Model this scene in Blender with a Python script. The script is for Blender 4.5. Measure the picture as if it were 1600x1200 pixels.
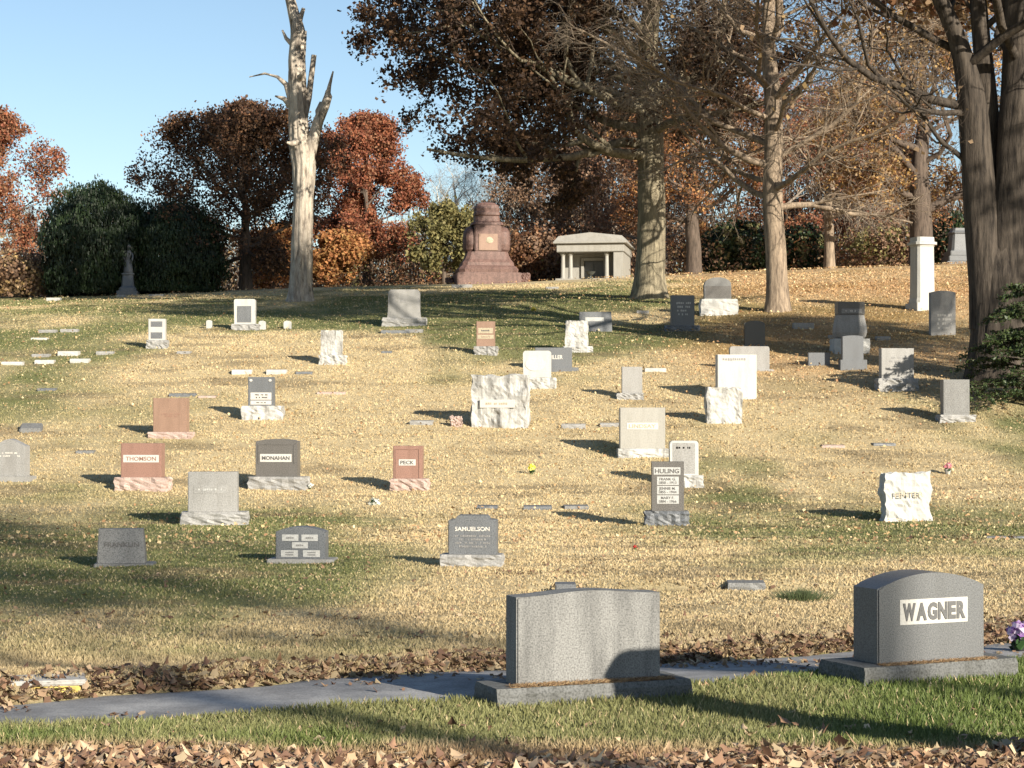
import bpy, bmesh, math, random
import numpy as np
from mathutils import Vector, noise as mnoise

# ------------------------------------------------------------------ clear
for o in list(bpy.data.objects):
    bpy.data.objects.remove(o, do_unlink=True)
SC = bpy.context.scene
COL = SC.collection
R = math.radians

# ------------------------------------------------------------------ camera (eye at the origin, looking along +Y)
FPX = 3000.0
HOR = 640.0
PITCH = math.atan((HOR - 600) / FPX)
cam_d = bpy.data.cameras.new('camera')
cam_d.sensor_width = 36.0
cam_d.lens = 36.0 * FPX / 1600.0
cam_d.clip_start = 0.5
cam_d.clip_end = 12000
cam = bpy.data.objects.new('camera', cam_d)
COL.objects.link(cam)
cam.location = (0, 0, 0)
cam.rotation_euler = (math.pi / 2 + PITCH, 0, 0)
SC.camera = cam

# ------------------------------------------------------------------ sky, sun, exposure
SUN_AZ = R(37)        # to the right of straight behind the camera
SUN_EL = R(19.5)
sun_dir = Vector((math.sin(SUN_AZ) * math.cos(SUN_EL), -math.cos(SUN_AZ) * math.cos(SUN_EL), math.sin(SUN_EL)))
W = bpy.data.worlds.new('World')
SC.world = W
W.use_nodes = True
wn = W.node_tree
bg = wn.nodes['Background']
sky = wn.nodes.new('ShaderNodeTexSky')
sky.sky_type = 'NISHITA'
sky.sun_disc = False
sky.sun_elevation = SUN_EL
sky.sun_rotation = math.atan2(sun_dir.x, sun_dir.y)
sky.altitude = 250
sky.air_density = 1.0
sky.dust_density = 0.3
sky.ozone_density = 1.6
wn.links.new(sky.outputs[0], bg.inputs[0])
bg.inputs[1].default_value = 0.068
sun_l = bpy.data.lights.new('sun', 'SUN')
sun_l.energy = 4.8
sun_l.angle = R(0.55)
sun_l.color = (1.0, 0.91, 0.77)
sun = bpy.data.objects.new('sun', sun_l)
COL.objects.link(sun)
sun.rotation_euler = sun_dir.to_track_quat('Z', 'Y').to_euler()
SC.view_settings.view_transform = 'Standard'
SC.view_settings.look = 'None'
SC.view_settings.exposure = 1.1
SC.view_settings.gamma = 1.0
SC.view_settings.use_curve_mapping = False
SC.render.engine = 'CYCLES'
SC.cycles.max_bounces = 6
SC.cycles.transparent_max_bounces = 6

# ------------------------------------------------------------------ numeric helpers
def hash2(ix, iy, s):
    n = np.sin(ix * 127.1 + iy * 311.7 + s * 74.7) * 43758.5453
    return n - np.floor(n)

def vnoise(x, y, s=0):
    x = np.asarray(x, float); y = np.asarray(y, float)
    ix = np.floor(x); iy = np.floor(y)
    fx = x - ix; fy = y - iy
    fx = fx * fx * (3 - 2 * fx); fy = fy * fy * (3 - 2 * fy)
    a = hash2(ix, iy, s); b = hash2(ix + 1, iy, s); c = hash2(ix, iy + 1, s); d = hash2(ix + 1, iy + 1, s)
    return (a * (1 - fx) + b * fx) * (1 - fy) + (c * (1 - fx) + d * fx) * fy

def fbm(x, y, s=0, o=4):
    t = 0; a = 0.5; n = 0
    for k in range(o):
        t = t + a * vnoise(np.asarray(x) * 2 ** k, np.asarray(y) * 2 ** k, s + k * 13); n += a; a *= 0.5
    return t / n

def sstep(a, b, x):
    t = np.clip((np.asarray(x, float) - a) / (b - a), 0, 1)
    return t * t * (3 - 2 * t)

def pchip(xs, ys):
    xs = np.array(xs, float); ys = np.array(ys, float)
    h = np.diff(xs); dl = np.diff(ys) / h
    m = np.zeros(len(xs)); m[0] = dl[0]; m[-1] = dl[-1]
    for i in range(1, len(xs) - 1):
        m[i] = 0 if dl[i - 1] * dl[i] <= 0 else 2 * dl[i - 1] * dl[i] / (dl[i - 1] + dl[i])
    def f(x):
        x = np.clip(np.asarray(x, float), xs[0], xs[-1])
        k = np.clip(np.searchsorted(xs, x, side='right') - 1, 0, len(h) - 1)
        t = (x - xs[k]) / h[k]; t2 = t * t; t3 = t2 * t
        return ((2 * t3 - 3 * t2 + 1) * ys[k] + (t3 - 2 * t2 + t) * h[k] * m[k]
                + (-2 * t3 + 3 * t2) * ys[k + 1] + (t3 - t2) * h[k] * m[k + 1])
    return f

ctrl = [(1200, 11.3), (1100, 14.6), (1065, 15.9), (1040, 18.0), (1000, 20.8), (940, 24.5), (885, 28.5), (820, 37.0), (765, 43.0),
        (660, 52.0), (600, 58.5), (540, 67.0), (480, 82.0), (455, 100.0), (441, 119.0)]
prof = pchip([-200, -20, 0] + [d for y, d in ctrl] + [128, 150, 220, 500, 6000],
             [-2.6, -1.7, -1.65] + [(HOR - y) / FPX * d for y, d in ctrl] + [8.25, 8.0, 7.2, 5.5, 5.0])

def Hb(x, y):
    x = np.asarray(x, float); y = np.asarray(y, float)
    xc = np.clip(x, -60, 60)
    z = prof(y) + np.where(xc < 0, 0.03, 0.042) * xc * sstep(55, 112, y) * (1 - sstep(200, 500, y))
    z = z + (fbm(x * 0.12, y * 0.12, 5, 3) - 0.5) * 0.22 * sstep(22, 40, y) * (1 - sstep(110, 125, y))
    z = z + (fbm(x * 0.9, y * 0.9, 9, 2) - 0.5) * 0.05
    z = z + (fbm(x * 0.22 + 4, y * 1.15, 19, 3) - 0.5) * 0.13 * sstep(21, 25, y) * (1 - sstep(62, 75, y))
    return z

CA, SA = math.cos(PITCH), math.sin(PITCH)
def ray(px, py):
    cx = (px - 800) / FPX; cy = (600 - py) / FPX
    return (cx, CA - cy * SA, SA + cy * CA)

def march(H, px, py, far=135.0):
    d = ray(px, py)
    t = np.concatenate([np.arange(8, 40, 0.1), np.arange(40, far, 0.25)])
    g = t * d[2] - H(t * d[0], t * d[1])
    k = np.nonzero(g < 0)[0]
    if len(k) == 0:
        k = [int(np.argmin(g))]
    k = max(int(k[0]), 1)
    lo, hi = t[k - 1], t[k]
    for _ in range(24):
        m = 0.5 * (lo + hi)
        if m * d[2] - float(H(m * d[0], m * d[1])) < 0: hi = m
        else: lo = m
    return np.array([hi * d[0], hi * d[1], hi * d[2]])

# the lane: two edges as functions of x
up_px = [(0, 1095), (262, 1073), (437, 1062), (700, 1043), (1120, 1027), (1330, 1012), (1590, 996)]
lo_px = [(0, 1136), (350, 1117), (700, 1098), (1120, 1066), (1290, 1054), (1590, 1030)]
UP = np.array([march(Hb, *p)[:2] for p in up_px]); LO = np.array([march(Hb, *p)[:2] for p in lo_px])
def edge(E, x):
    x = np.asarray(x, float)
    y = np.interp(x, E[:, 0], E[:, 1])
    sl = (E[-1, 1] - E[0, 1]) / (E[-1, 0] - E[0, 0])
    y = np.where(x < E[0, 0], E[0, 1] + (x - E[0, 0]) * sl, y)
    y = np.where(x > E[-1, 0], E[-1, 1] + (x - E[-1, 0]) * sl, y)
    return y
def rwob(x, s): return (fbm(np.asarray(x) * 1.3, np.asarray(x) * 0 + 3.3, s, 3) - 0.5) * 0.35
def r_up(x): return edge(UP, x) + rwob(x, 21)
def r_lo(x): return edge(LO, x) + rwob(x, 22)

RUTS = [(-9, -2.0, 23.1, 0.17), (0.5, 4.5, 26.2, 0.16), (-1.2, 1.0, 27.6, 0.08), (-12, -1, 38.6, 0.08), (3, 11, 33.5, 0.07), (-9, 2, 20.9, 0.07)]
def H(x, y):
    z = Hb(x, y)
    u = np.asarray(y, float) - r_up(x); l = r_lo(x) - np.asarray(y, float)
    z = z + 0.10 * sstep(-0.02, 0.35, u) * np.exp(-np.clip(u, 0, 9) / 1.6)
    inside = sstep(0.0, 0.12, -u) * sstep(0.0, 0.12, -l)
    for (x0, x1, yr, dp) in RUTS:      # worn edges where old plots have sunk
        w = fbm(np.asarray(x) * 0.7, np.asarray(x) * 0 + yr, 91, 3)
        q = (np.asarray(y, float) - yr - (w - 0.5) * 0.9) / 0.16
        z = z - dp * np.exp(-q * q) * sstep(x0 - 1, x0 + 0.5, x) * (1 - sstep(x1 - 0.5, x1 + 1, x)) * sstep(0.3, 0.5, w)
    return z - 0.05 * inside

def P(px, py): return march(H, px, py)
def at(px, d):
    """ground point at a pixel column and a depth"""
    x = (px - 800) / FPX * d
    return np.array([x, d, float(H(x, d))])

# ------------------------------------------------------------------ object helpers
def tag(o, label, cat, group=None):
    o['label'] = label; o['category'] = cat
    if group: o['group'] = group
    return o

def thing(name, label, cat, loc, rz=0.0, group=None):
    o = bpy.data.objects.new(name, None)
    o.empty_display_size = 0.3
    COL.objects.link(o)
    o.location = [float(v) for v in loc]; o.rotation_euler = (0, 0, rz)
    return tag(o, label, cat, group)

def link(name, me, mat=None, parent=None):
    o = bpy.data.objects.new(name, me)
    COL.objects.link(o)
    if mat is not None:
        if len(me.materials) == 0: me.materials.append(mat)
    if parent is not None: o.parent = parent
    return o

def fast_mesh(name, V, F, cols=None, smooth=False):
    """V (n,3), F (m,k) equal-sided faces, cols (n,3) per-vertex"""
    V = np.ascontiguousarray(V, np.float32); F = np.ascontiguousarray(F, np.int32)
    me = bpy.data.meshes.new(name)
    m, k = F.shape
    me.vertices.add(len(V)); me.vertices.foreach_set('co', V.ravel())
    me.loops.add(m * k); me.loops.foreach_set('vertex_index', F.ravel())
    me.polygons.add(m)
    me.polygons.foreach_set('loop_start', np.arange(m, dtype=np.int32) * k)
    me.polygons.foreach_set('loop_total', np.full(m, k, np.int32))
    if smooth: me.polygons.foreach_set('use_smooth', np.ones(m, bool))
    if cols is not None:
        a = me.attributes.new('Col', 'FLOAT_COLOR', 'POINT')
        c = np.ones((len(V), 4), np.float32); c[:, :3] = cols
        a.data.foreach_set('color', c.ravel())
    me.update(calc_edges=True)
    return me

def bm_mesh(name, bm, smooth=False):
    me = bpy.data.meshes.new(name)
    bmesh.ops.recalc_face_normals(bm, faces=bm.faces)
    bm.to_mesh(me); bm.free()
    if smooth:
        for p in me.polygons: p.use_smooth = True
    return me

# ------------------------------------------------------------------ materials
def new_mat(name):
    m = bpy.data.materials.new(name); m.use_nodes = True
    nt = m.node_tree
    return m, nt, nt.nodes['Principled BSDF']

def nd(nt, t, **kw):
    n = nt.nodes.new(t)
    for k, v in kw.items(): setattr(n, k, v)
    return n

def ramp(nt, stops):
    r = nt.nodes.new('ShaderNodeValToRGB')
    e = r.color_ramp.elements
    while len(e) < len(stops): e.new(0.5)
    for i, (p, c) in enumerate(stops):
        e[i].position = p; e[i].color = (*c, 1) if len(c) == 3 else c
    return r

def granite(name, base, dark=0.55, light=1.25, rough=0.6, scale=55, stain=(0.5, 0.48, 0.44), stain_amt=0.35, spec=0.4, bump=0.15):
    m, nt, b = new_mat(name)
    tc = nd(nt, 'ShaderNodeTexCoord')
    n1 = nd(nt, 'ShaderNodeTexNoise'); n1.inputs['Scale'].default_value = scale; n1.inputs['Detail'].default_value = 3
    nt.links.new(tc.outputs['Object'], n1.inputs['Vector'])
    r1 = ramp(nt, [(0.33, [c * dark for c in base]), (0.5, base), (0.68, [min(c * light, 0.9) for c in base])])
    nt.links.new(n1.outputs['Fac'], r1.inputs[0])
    # weathering: drips stretched down the stone
    mp = nd(nt, 'ShaderNodeMapping'); mp.inputs['Scale'].default_value = (5, 5, 1.1)
    oi = nd(nt, 'ShaderNodeObjectInfo')
    mul = nd(nt, 'ShaderNodeMath', operation='MULTIPLY'); mul.inputs[1].default_value = 37.0
    nt.links.new(oi.outputs['Random'], mul.inputs[0])
    nt.links.new(tc.outputs['Object'], mp.inputs['Vector']); nt.links.new(mul.outputs[0], mp.inputs['Location'])
    n2 = nd(nt, 'ShaderNodeTexNoise'); n2.inputs['Scale'].default_value = 1.0; n2.inputs['Detail'].default_value = 5; n2.inputs['Roughness'].default_value = 0.65
    nt.links.new(mp.outputs[0], n2.inputs['Vector'])
    r2 = ramp(nt, [(0.42, (0, 0, 0)), (0.68, (stain_amt,) * 3)])
    nt.links.new(n2.outputs['Fac'], r2.inputs[0])
    mx = nd(nt, 'ShaderNodeMix', data_type='RGBA'); mx.blend_type = 'MULTIPLY'
    nt.links.new(r2.outputs[0], mx.inputs[0]); nt.links.new(r1.outputs[0], mx.inputs[6]); mx.inputs[7].default_value = (*stain, 1)
    nt.links.new(mx.outputs[2], b.inputs['Base Color'])
    b.inputs['Roughness'].default_value = rough
    b.inputs['Specular IOR Level'].default_value = spec
    bp = nd(nt, 'ShaderNodeBump'); bp.inputs['Strength'].default_value = bump; bp.inputs['Distance'].default_value = 0.02
    nt.links.new(n1.outputs['Fac'], bp.inputs['Height']); nt.links.new(bp.outputs[0], b.inputs['Normal'])
    return m

M = {}
M['grey'] = granite('grey_granite', (0.165, 0.165, 0.16))
M['light'] = granite('light_grey_granite', (0.265, 0.26, 0.248), scale=40, dark=0.75, light=1.15)
M['pale'] = granite('pale_limestone', (0.30, 0.29, 0.26), scale=30, dark=0.88, light=1.06, stain_amt=0.3)
M['dark'] = granite('dark_granite', (0.115, 0.108, 0.10), rough=0.4, stain_amt=0.2)
M['slate'] = granite('slate_granite', (0.125, 0.132, 0.14), rough=0.5, stain_amt=0.25)
M['black'] = granite('black_granite', (0.03, 0.03, 0.035), rough=0.25, stain_amt=0.1, spec=0.5)
M['red'] = granite('red_granite', (0.25, 0.145, 0.112), scale=60, dark=0.7, rough=0.45)
M['redlt'] = granite('pale_red_granite', (0.38, 0.285, 0.245), scale=50, dark=0.75)
M['brown'] = granite('brown_granite', (0.25, 0.16, 0.115), scale=60, dark=0.7, rough=0.5)
M['redsand'] = granite('red_sandstone', (0.145, 0.085, 0.07), scale=14, dark=0.75, stain=(0.35, 0.33, 0.33), stain_amt=0.6)
M['marble'] = granite('weathered_white_marble', (0.44, 0.435, 0.41), scale=18, dark=0.85, light=1.08, stain=(0.22, 0.21, 0.2), stain_amt=0.85, rough=0.85)
M['white'] = granite('white_marble', (0.43, 0.425, 0.40), scale=25, dark=0.92, light=1.05, stain=(0.5, 0.5, 0.5), stain_amt=0.35, rough=0.75)
M['panel'] = granite('sandblasted_pale_panel', (0.47, 0.455, 0.42), scale=40, dark=0.9, light=1.05, stain_amt=0.1, rough=0.8)
M['panelg'] = granite('sandblasted_grey_panel', (0.40, 0.40, 0.385), scale=40, dark=0.85, light=1.1, stain_amt=0.15, rough=0.8)
M['let_dark'] = granite('dark_lettering', (0.10, 0.095, 0.09), stain_amt=0.1)
M['let_grey'] = granite('grey_lettering', (0.22, 0.215, 0.21), stain_amt=0.1)
M['let_pale'] = granite('pale_lettering', (0.55, 0.53, 0.48), stain_amt=0.1)
M['let_tan'] = granite('tan_lettering', (0.36, 0.31, 0.22), stain_amt=0.1)
M['let_red'] = granite('red_lettering', (0.26, 0.15, 0.11), stain_amt=0.1)
M['wagner'] = granite('blue_grey_granite', (0.122, 0.125, 0.127), scale=90, dark=0.6, light=1.3, rough=0.38, stain_amt=0.2, spec=0.5)
M['blank'] = granite('mottled_grey_granite', (0.19, 0.189, 0.18), scale=75, dark=0.55, light=1.3, rough=0.7, stain=(0.42, 0.42, 0.43), stain_amt=0.75)
M['concrete'] = granite('old_concrete', (0.36, 0.35, 0.33), scale=30, dark=0.8, light=1.1, stain_amt=0.5, rough=0.9)
M['yellow_paint'] = granite('worn_yellow_paint', (0.55, 0.42, 0.12), scale=12, dark=0.7, stain_amt=0.5, rough=0.9)
M['let_wagner'] = granite('cut_grey_lettering', (0.10, 0.10, 0.10), dark=0.85, light=1.1, stain_amt=0.05)
M['near_base'] = granite('weathered_grey_base', (0.12, 0.122, 0.118), scale=60, stain=(0.4, 0.4, 0.36), stain_amt=0.6, rough=0.8)
M['bronze'] = granite('dark_bronze', (0.06, 0.065, 0.06), rough=0.5, stain_amt=0.2)

def plain(name, c, rough=0.7, var=0.25, scale=30):
    m, nt, b = new_mat(name)
    tc = nd(nt, 'ShaderNodeTexCoord'); n = nd(nt, 'ShaderNodeTexNoise'); n.inputs['Scale'].default_value = scale
    nt.links.new(tc.outputs['Object'], n.inputs['Vector'])
    r = ramp(nt, [(0.3, [v * (1 - var) for v in c]), (0.7, [min(1, v * (1 + var)) for v in c])])
    nt.links.new(n.outputs['Fac'], r.inputs[0]); nt.links.new(r.outputs[0], b.inputs['Base Color'])
    b.inputs['Roughness'].default_value = rough
    return m

def leafy(name, trans=0.35, rough=0.6, spec=0.2):
    m, nt, b = new_mat(name)
    a = nd(nt, 'ShaderNodeAttribute'); a.attribute_name = 'Col'
    b.inputs['Roughness'].default_value = rough; b.inputs['Specular IOR Level'].default_value = spec
    oi = nd(nt, 'ShaderNodeObjectInfo')
    hs = nd(nt, 'ShaderNodeHueSaturation')
    mr = nd(nt, 'ShaderNodeMapRange'); mr.inputs[3].default_value = 0.85; mr.inputs[4].default_value = 1.15
    nt.links.new(oi.outputs['Random'], mr.inputs[0]); nt.links.new(mr.outputs[0], hs.inputs['Value'])
    nt.links.new(a.outputs['Color'], hs.inputs['Color'])
    nt.links.new(hs.outputs[0], b.inputs['Base Color'])
    if trans > 0:
        t = nd(nt, 'ShaderNodeBsdfTranslucent'); nt.links.new(hs.outputs[0], t.inputs['Color'])
        mx = nd(nt, 'ShaderNodeMixShader'); mx.inputs[0].default_value = trans
        out = nt.nodes['Material Output']
        nt.links.new(b.outputs[0], mx.inputs[1]); nt.links.new(t.outputs[0], mx.inputs[2]); nt.links.new(mx.outputs[0], out.inputs['Surface'])
    return m
M['leaf'] = leafy('autumn_leaf', 0.3)
M['grass'] = leafy('grass_blade', 0.25, 0.55, 0.25)
M['litter'] = leafy('fallen_leaf', 0.1, 0.7, 0.2)
M['needle'] = leafy('evergreen_needle', 0.1, 0.5, 0.3)

def bark(name, c1, c2, sc=(9, 9, 1.4), bump=0.6):
    m, nt, b = new_mat(name)
    tc = nd(nt, 'ShaderNodeTexCoord'); mp = nd(nt, 'ShaderNodeMapping'); mp.inputs['Scale'].default_value = sc
    nt.links.new(tc.outputs['Object'], mp.inputs['Vector'])
    n = nd(nt, 'ShaderNodeTexNoise'); n.inputs['Scale'].default_value = 1; n.inputs['Detail'].default_value = 6; n.inputs['Roughness'].default_value = 0.7
    nt.links.new(mp.outputs[0], n.inputs['Vector'])
    r = ramp(nt, [(0.35, c1), (0.62, c2)])
    nt.links.new(n.outputs['Fac'], r.inputs[0]); nt.links.new(r.outputs[0], b.inputs['Base Color'])
    b.inputs['Roughness'].default_value = 0.9; b.inputs['Specular IOR Level'].default_value = 0.15
    bp = nd(nt, 'ShaderNodeBump'); bp.inputs['Strength'].default_value = bump; bp.inputs['Distance'].default_value = 0.06
    nt.links.new(n.outputs['Fac'], bp.inputs['Height']); nt.links.new(bp.outputs[0], b.inputs['Normal'])
    return m
M['bark_oak'] = bark('oak_bark', (0.10, 0.085, 0.06), (0.30, 0.26, 0.18))
M['bark_tan'] = bark('tan_bark', (0.11, 0.085, 0.065), (0.32, 0.25, 0.18))
M['bark_dark'] = bark('dark_furrowed_bark', (0.02, 0.017, 0.015), (0.085, 0.07, 0.056), (7, 7, 0.8), 1.0)
M['bark_brown'] = bark('brown_bark', (0.05, 0.04, 0.032), (0.13, 0.10, 0.08))
M['bark_grey'] = bark('grey_twig_bark', (0.13, 0.11, 0.09), (0.28, 0.235, 0.19))
M['bark_white'] = bark('white_sycamore_bark', (0.42, 0.38, 0.31), (0.75, 0.70, 0.6))
def patched(m, c, lo=0.52, hi=0.6, sc=(2.2, 2.2, 0.7)):
    nt = m.node_tree; b = nt.nodes['Principled BSDF']; src = b.inputs['Base Color'].links[0].from_socket
    tc = nd(nt, 'ShaderNodeTexCoord'); mp = nd(nt, 'ShaderNodeMapping'); mp.inputs['Scale'].default_value = sc
    n = nd(nt, 'ShaderNodeTexNoise'); n.inputs['Scale'].default_value = 1; n.inputs['Detail'].default_value = 7; n.inputs['Roughness'].default_value = 0.7
    nt.links.new(tc.outputs['Object'], mp.inputs['Vector']); nt.links.new(mp.outputs[0], n.inputs['Vector'])
    r = ramp(nt, [(lo, (0, 0, 0)), (hi, (1, 1, 1))]); nt.links.new(n.outputs['Fac'], r.inputs[0])
    mx = nd(nt, 'ShaderNodeMix', data_type='RGBA'); nt.links.new(r.outputs[0], mx.inputs[0]); nt.links.new(src, mx.inputs[6]); mx.inputs[7].default_value = (*c, 1)
    nt.links.new(mx.outputs[2], b.inputs['Base Color'])
    return m
M['bark_dead'] = bark('bare_dead_wood', (0.17, 0.145, 0.12), (0.50, 0.44, 0.36), (4, 4, 1.0), 0.7)
patched(M['bark_dead'], (0.11, 0.09, 0.07), 0.57, 0.66, (3.2, 3.2, 0.9))
M['twig_tan'] = bark('tan_twig', (0.17, 0.135, 0.10), (0.34, 0.27, 0.20))
M['twig_dark'] = bark('dark_twig', (0.05, 0.038, 0.03), (0.11, 0.085, 0.065))

# ------------------------------------------------------------------ ground colours
STRAW = np.array([0.52, 0.425, 0.25]); STRAW2 = np.array([0.44, 0.35, 0.205])
GREEN = np.array([0.090, 0.130, 0.034]); GREEN2 = np.array([0.135, 0.175, 0.052])
BROWN = np.array([0.27, 0.165, 0.095]); ORANGE = np.array([0.44, 0.25, 0.115])

def zones(x, y):
    """green share and leaf-litter share of the turf"""
    x = np.asarray(x, float); y = np.asarray(y, float)
    px = 800 + x / np.maximum(y, 5) * FPX
    n1 = fbm(x * 0.20, y * 0.13, 31, 4); n2 = fbm(x * 0.8, y * 0.35, 47, 3); n3 = fbm(x * 0.10, y * 0.10, 61, 3)
    g = np.interp(y, [0, 11, 11.9, 12.5, 17, 19, 21.5, 24, 30, 35, 40, 56, 64, 72, 86, 100, 130],
                     [0.1, 0.12, 0.45, 0.9, 0.95, 0.85, 0.3, 0.56, 0.68, 0.62, 0.36, 0.26, 0.48, 0.75, 0.78, 0.55, 0.35])
    g = g + (n1 - 0.5) * 1.7 + (n2 - 0.5) * 0.45 - 0.02
    g = g - 0.35 * sstep(900, 1300, px) * sstep(62, 75, y)
    g = np.where((y > 12.4) & (y < r_lo(x) + 0.1), np.clip(g, 0.62, 1.2), g)
    g = np.where((y > r_up(x) - 0.1) & (y < 24), 0.30 + (n1 - 0.5) * 1.3 + (n2 - 0.5) * 0.6 + 0.12 * sstep(0.8, 2.5, y - r_up(x)), g)
    l = np.interp(y, [0, 11.4, 12.0, 12.6, 17, 20, 21.5, 24, 34, 45, 66, 80, 130], [1, 1, 0.75, 0.1, 0.06, 0.3, 0.3, 0.14, 0.10, 0.12, 0.12, 0.14, 0.2])
    l = l + 0.62 * sstep(850, 1200, px) * sstep(45, 64, y) + (n3 - 0.5) * 0.5 * sstep(18, 30, y)
    u = y - r_up(x)
    l = l + 0.5 * ((u > 0) & (u < 1.3)) * np.exp(-np.clip(u, 0, 5) / 0.6)
    return np.clip(g, 0, 1), np.clip(l, 0, 1)

def turf_col(x, y, jit=None):
    g, l = zones(x, y)
    g = sstep(0.22, 0.85, g)
    v = fbm(np.asarray(x) * 1.7, np.asarray(y) * 1.1, 77, 3)[:, None]
    straw = STRAW * v * 1.1 + STRAW2 * (1 - v) * 1.0
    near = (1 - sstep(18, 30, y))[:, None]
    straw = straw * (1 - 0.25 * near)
    green = GREEN * (1 - v) + GREEN2 * v
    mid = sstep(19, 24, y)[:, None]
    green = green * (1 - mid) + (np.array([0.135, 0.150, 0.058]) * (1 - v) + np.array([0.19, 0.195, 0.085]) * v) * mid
    c = straw * (1 - g[:, None]) + green * g[:, None]
    ll = (sstep(0.35, 0.95, l) * 0.75)[:, None]
    brown = np.where((np.asarray(y) > 60)[:, None], ORANGE, BROWN)
    c = c * (1 - ll) + brown * ll
    wear = (sstep(0.56, 0.74, fbm(np.asarray(x) * 0.45 + 7, np.asarray(y) * 1.25, 83, 4)) * 0.6 * sstep(19, 23, y) * (1 - sstep(70, 90, y)))[:, None]
    c = c * (1 - wear) + np.array([0.20, 0.155, 0.095]) * wear
    return c

# ------------------------------------------------------------------ ground sheet
def axis(parts):
    out = [parts[0][0]]
    for a, b, s in parts:
        out += list(np.linspace(a, b, max(int(round((b - a) / s)), 1) + 1)[1:])
    return np.array(out)
ys = axis([(-200, -20, 15), (-20, 8, 2), (8, 24, 0.13), (24, 45, 0.25), (45, 75, 0.4), (75, 135, 0.9), (135, 240, 6), (240, 600, 40), (600, 6000, 600)])
xp = axis([(0, 7, 0.14), (7, 14, 0.3), (14, 40, 0.8), (40, 90, 4), (90, 300, 25), (300, 3000, 450)])
xs = np.concatenate([-xp[::-1], xp[1:]])
GX, GY = np.meshgrid(xs, ys)
V = np.stack([GX.ravel(), GY.ravel(), H(GX.ravel(), GY.ravel())], 1)
nx, ny = len(xs), len(ys)
i = np.arange(nx - 1)[None, :] + np.arange(ny - 1)[:, None] * nx
F = np.stack([i, i + 1, i + nx + 1, i + nx], -1).reshape(-1, 4)
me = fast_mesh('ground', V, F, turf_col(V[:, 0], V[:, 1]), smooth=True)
m, nt, b = new_mat('turf_soil')
a = nd(nt, 'ShaderNodeAttribute'); a.attribute_name = 'Col'
ge = nd(nt, 'ShaderNodeNewGeometry')
n1 = nd(nt, 'ShaderNodeTexNoise'); n1.inputs['Scale'].default_value = 9; n1.inputs['Detail'].default_value = 6; n1.inputs['Roughness'].default_value = 0.75
nt.links.new(ge.outputs['Position'], n1.inputs['Vector'])
rr = ramp(nt, [(0.3, (0.68, 0.66, 0.63)), (0.52, (0.97, 0.97, 0.97)), (0.72, (1.12, 1.10, 1.05))])
nt.links.new(n1.outputs['Fac'], rr.inputs[0])
mx = nd(nt, 'ShaderNodeMix', data_type='RGBA'); mx.blend_type = 'MULTIPLY'; mx.inputs[0].default_value = 1
nt.links.new(a.outputs['Color'], mx.inputs[6]); nt.links.new(rr.outputs[0], mx.inputs[7]); nt.links.new(mx.outputs[2], b.inputs['Base Color'])
b.inputs['Roughness'].default_value = 0.95; b.inputs['Specular IOR Level'].default_value = 0.1
bp = nd(nt, 'ShaderNodeBump'); bp.inputs['Strength'].default_value = 0.6; bp.inputs['Distance'].default_value = 0.06
nt.links.new(n1.outputs['Fac'], bp.inputs['Height']); nt.links.new(bp.outputs[0], b.inputs['Normal'])
g = link('ground', me, m); g['kind'] = 'structure'

# ------------------------------------------------------------------ lane
rx = np.arange(-60, 60.01, 0.25)
rows = []
for t in np.linspace(-0.06, 1.06, 12):
    yy = r_lo(rx) * (1 - t) + r_up(rx) * t
    crown = 0.02 * (1 - (2 * t - 1) ** 2)
    rows.append(np.stack([rx, yy, Hb(rx, yy) - 0.035 + crown], 1))
V = np.concatenate(rows); n = len(rx)
i = np.arange(n - 1)[None, :] + np.arange(len(rows) - 1)[:, None] * n
F = np.stack([i, i + 1, i + n + 1, i + n], -1).reshape(-1, 4)
m, nt, b = new_mat('aged_asphalt')
ge = nd(nt, 'ShaderNodeNewGeometry')
n1 = nd(nt, 'ShaderNodeTexNoise'); n1.inputs['Scale'].default_value = 60; n1.inputs['Detail'].default_value = 4
n2 = nd(nt, 'ShaderNodeTexNoise'); n2.inputs['Scale'].default_value = 0.9; n2.inputs['Detail'].default_value = 5; n2.inputs['Roughness'].default_value = 0.7
for q in (n1, n2): nt.links.new(ge.outputs['Position'], q.inputs['Vector'])
r1 = ramp(nt, [(0.3, (0.15, 0.15, 0.153)), (0.7, (0.27, 0.27, 0.274))]); nt.links.new(n1.outputs['Fac'], r1.inputs[0])
r2 = ramp(nt, [(0.36, (0.62, 0.61, 0.6)), (0.5, (1.0, 0.99, 0.97)), (0.62, (1.45, 1.42, 1.36))]); nt.links.new(n2.outputs['Fac'], r2.inputs[0])
mx = nd(nt, 'ShaderNodeMix', data_type='RGBA'); mx.blend_type = 'MULTIPLY'; mx.inputs[0].default_value = 1
nt.links.new(r1.outputs[0], mx.inputs[6]); nt.links.new(r2.outputs[0], mx.inputs[7]); nt.links.new(mx.outputs[2], b.inputs['Base Color'])
b.inputs['Roughness'].default_value = 0.85
bp = nd(nt, 'ShaderNodeBump'); bp.inputs['Strength'].default_value = 0.3; bp.inputs['Distance'].default_value = 0.01
nt.links.new(n1.outputs['Fac'], bp.inputs['Height']); nt.links.new(bp.outputs[0], b.inputs['Normal'])
rd = link('road', fast_mesh('road', V, F, smooth=True), m); rd['kind'] = 'structure'

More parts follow.
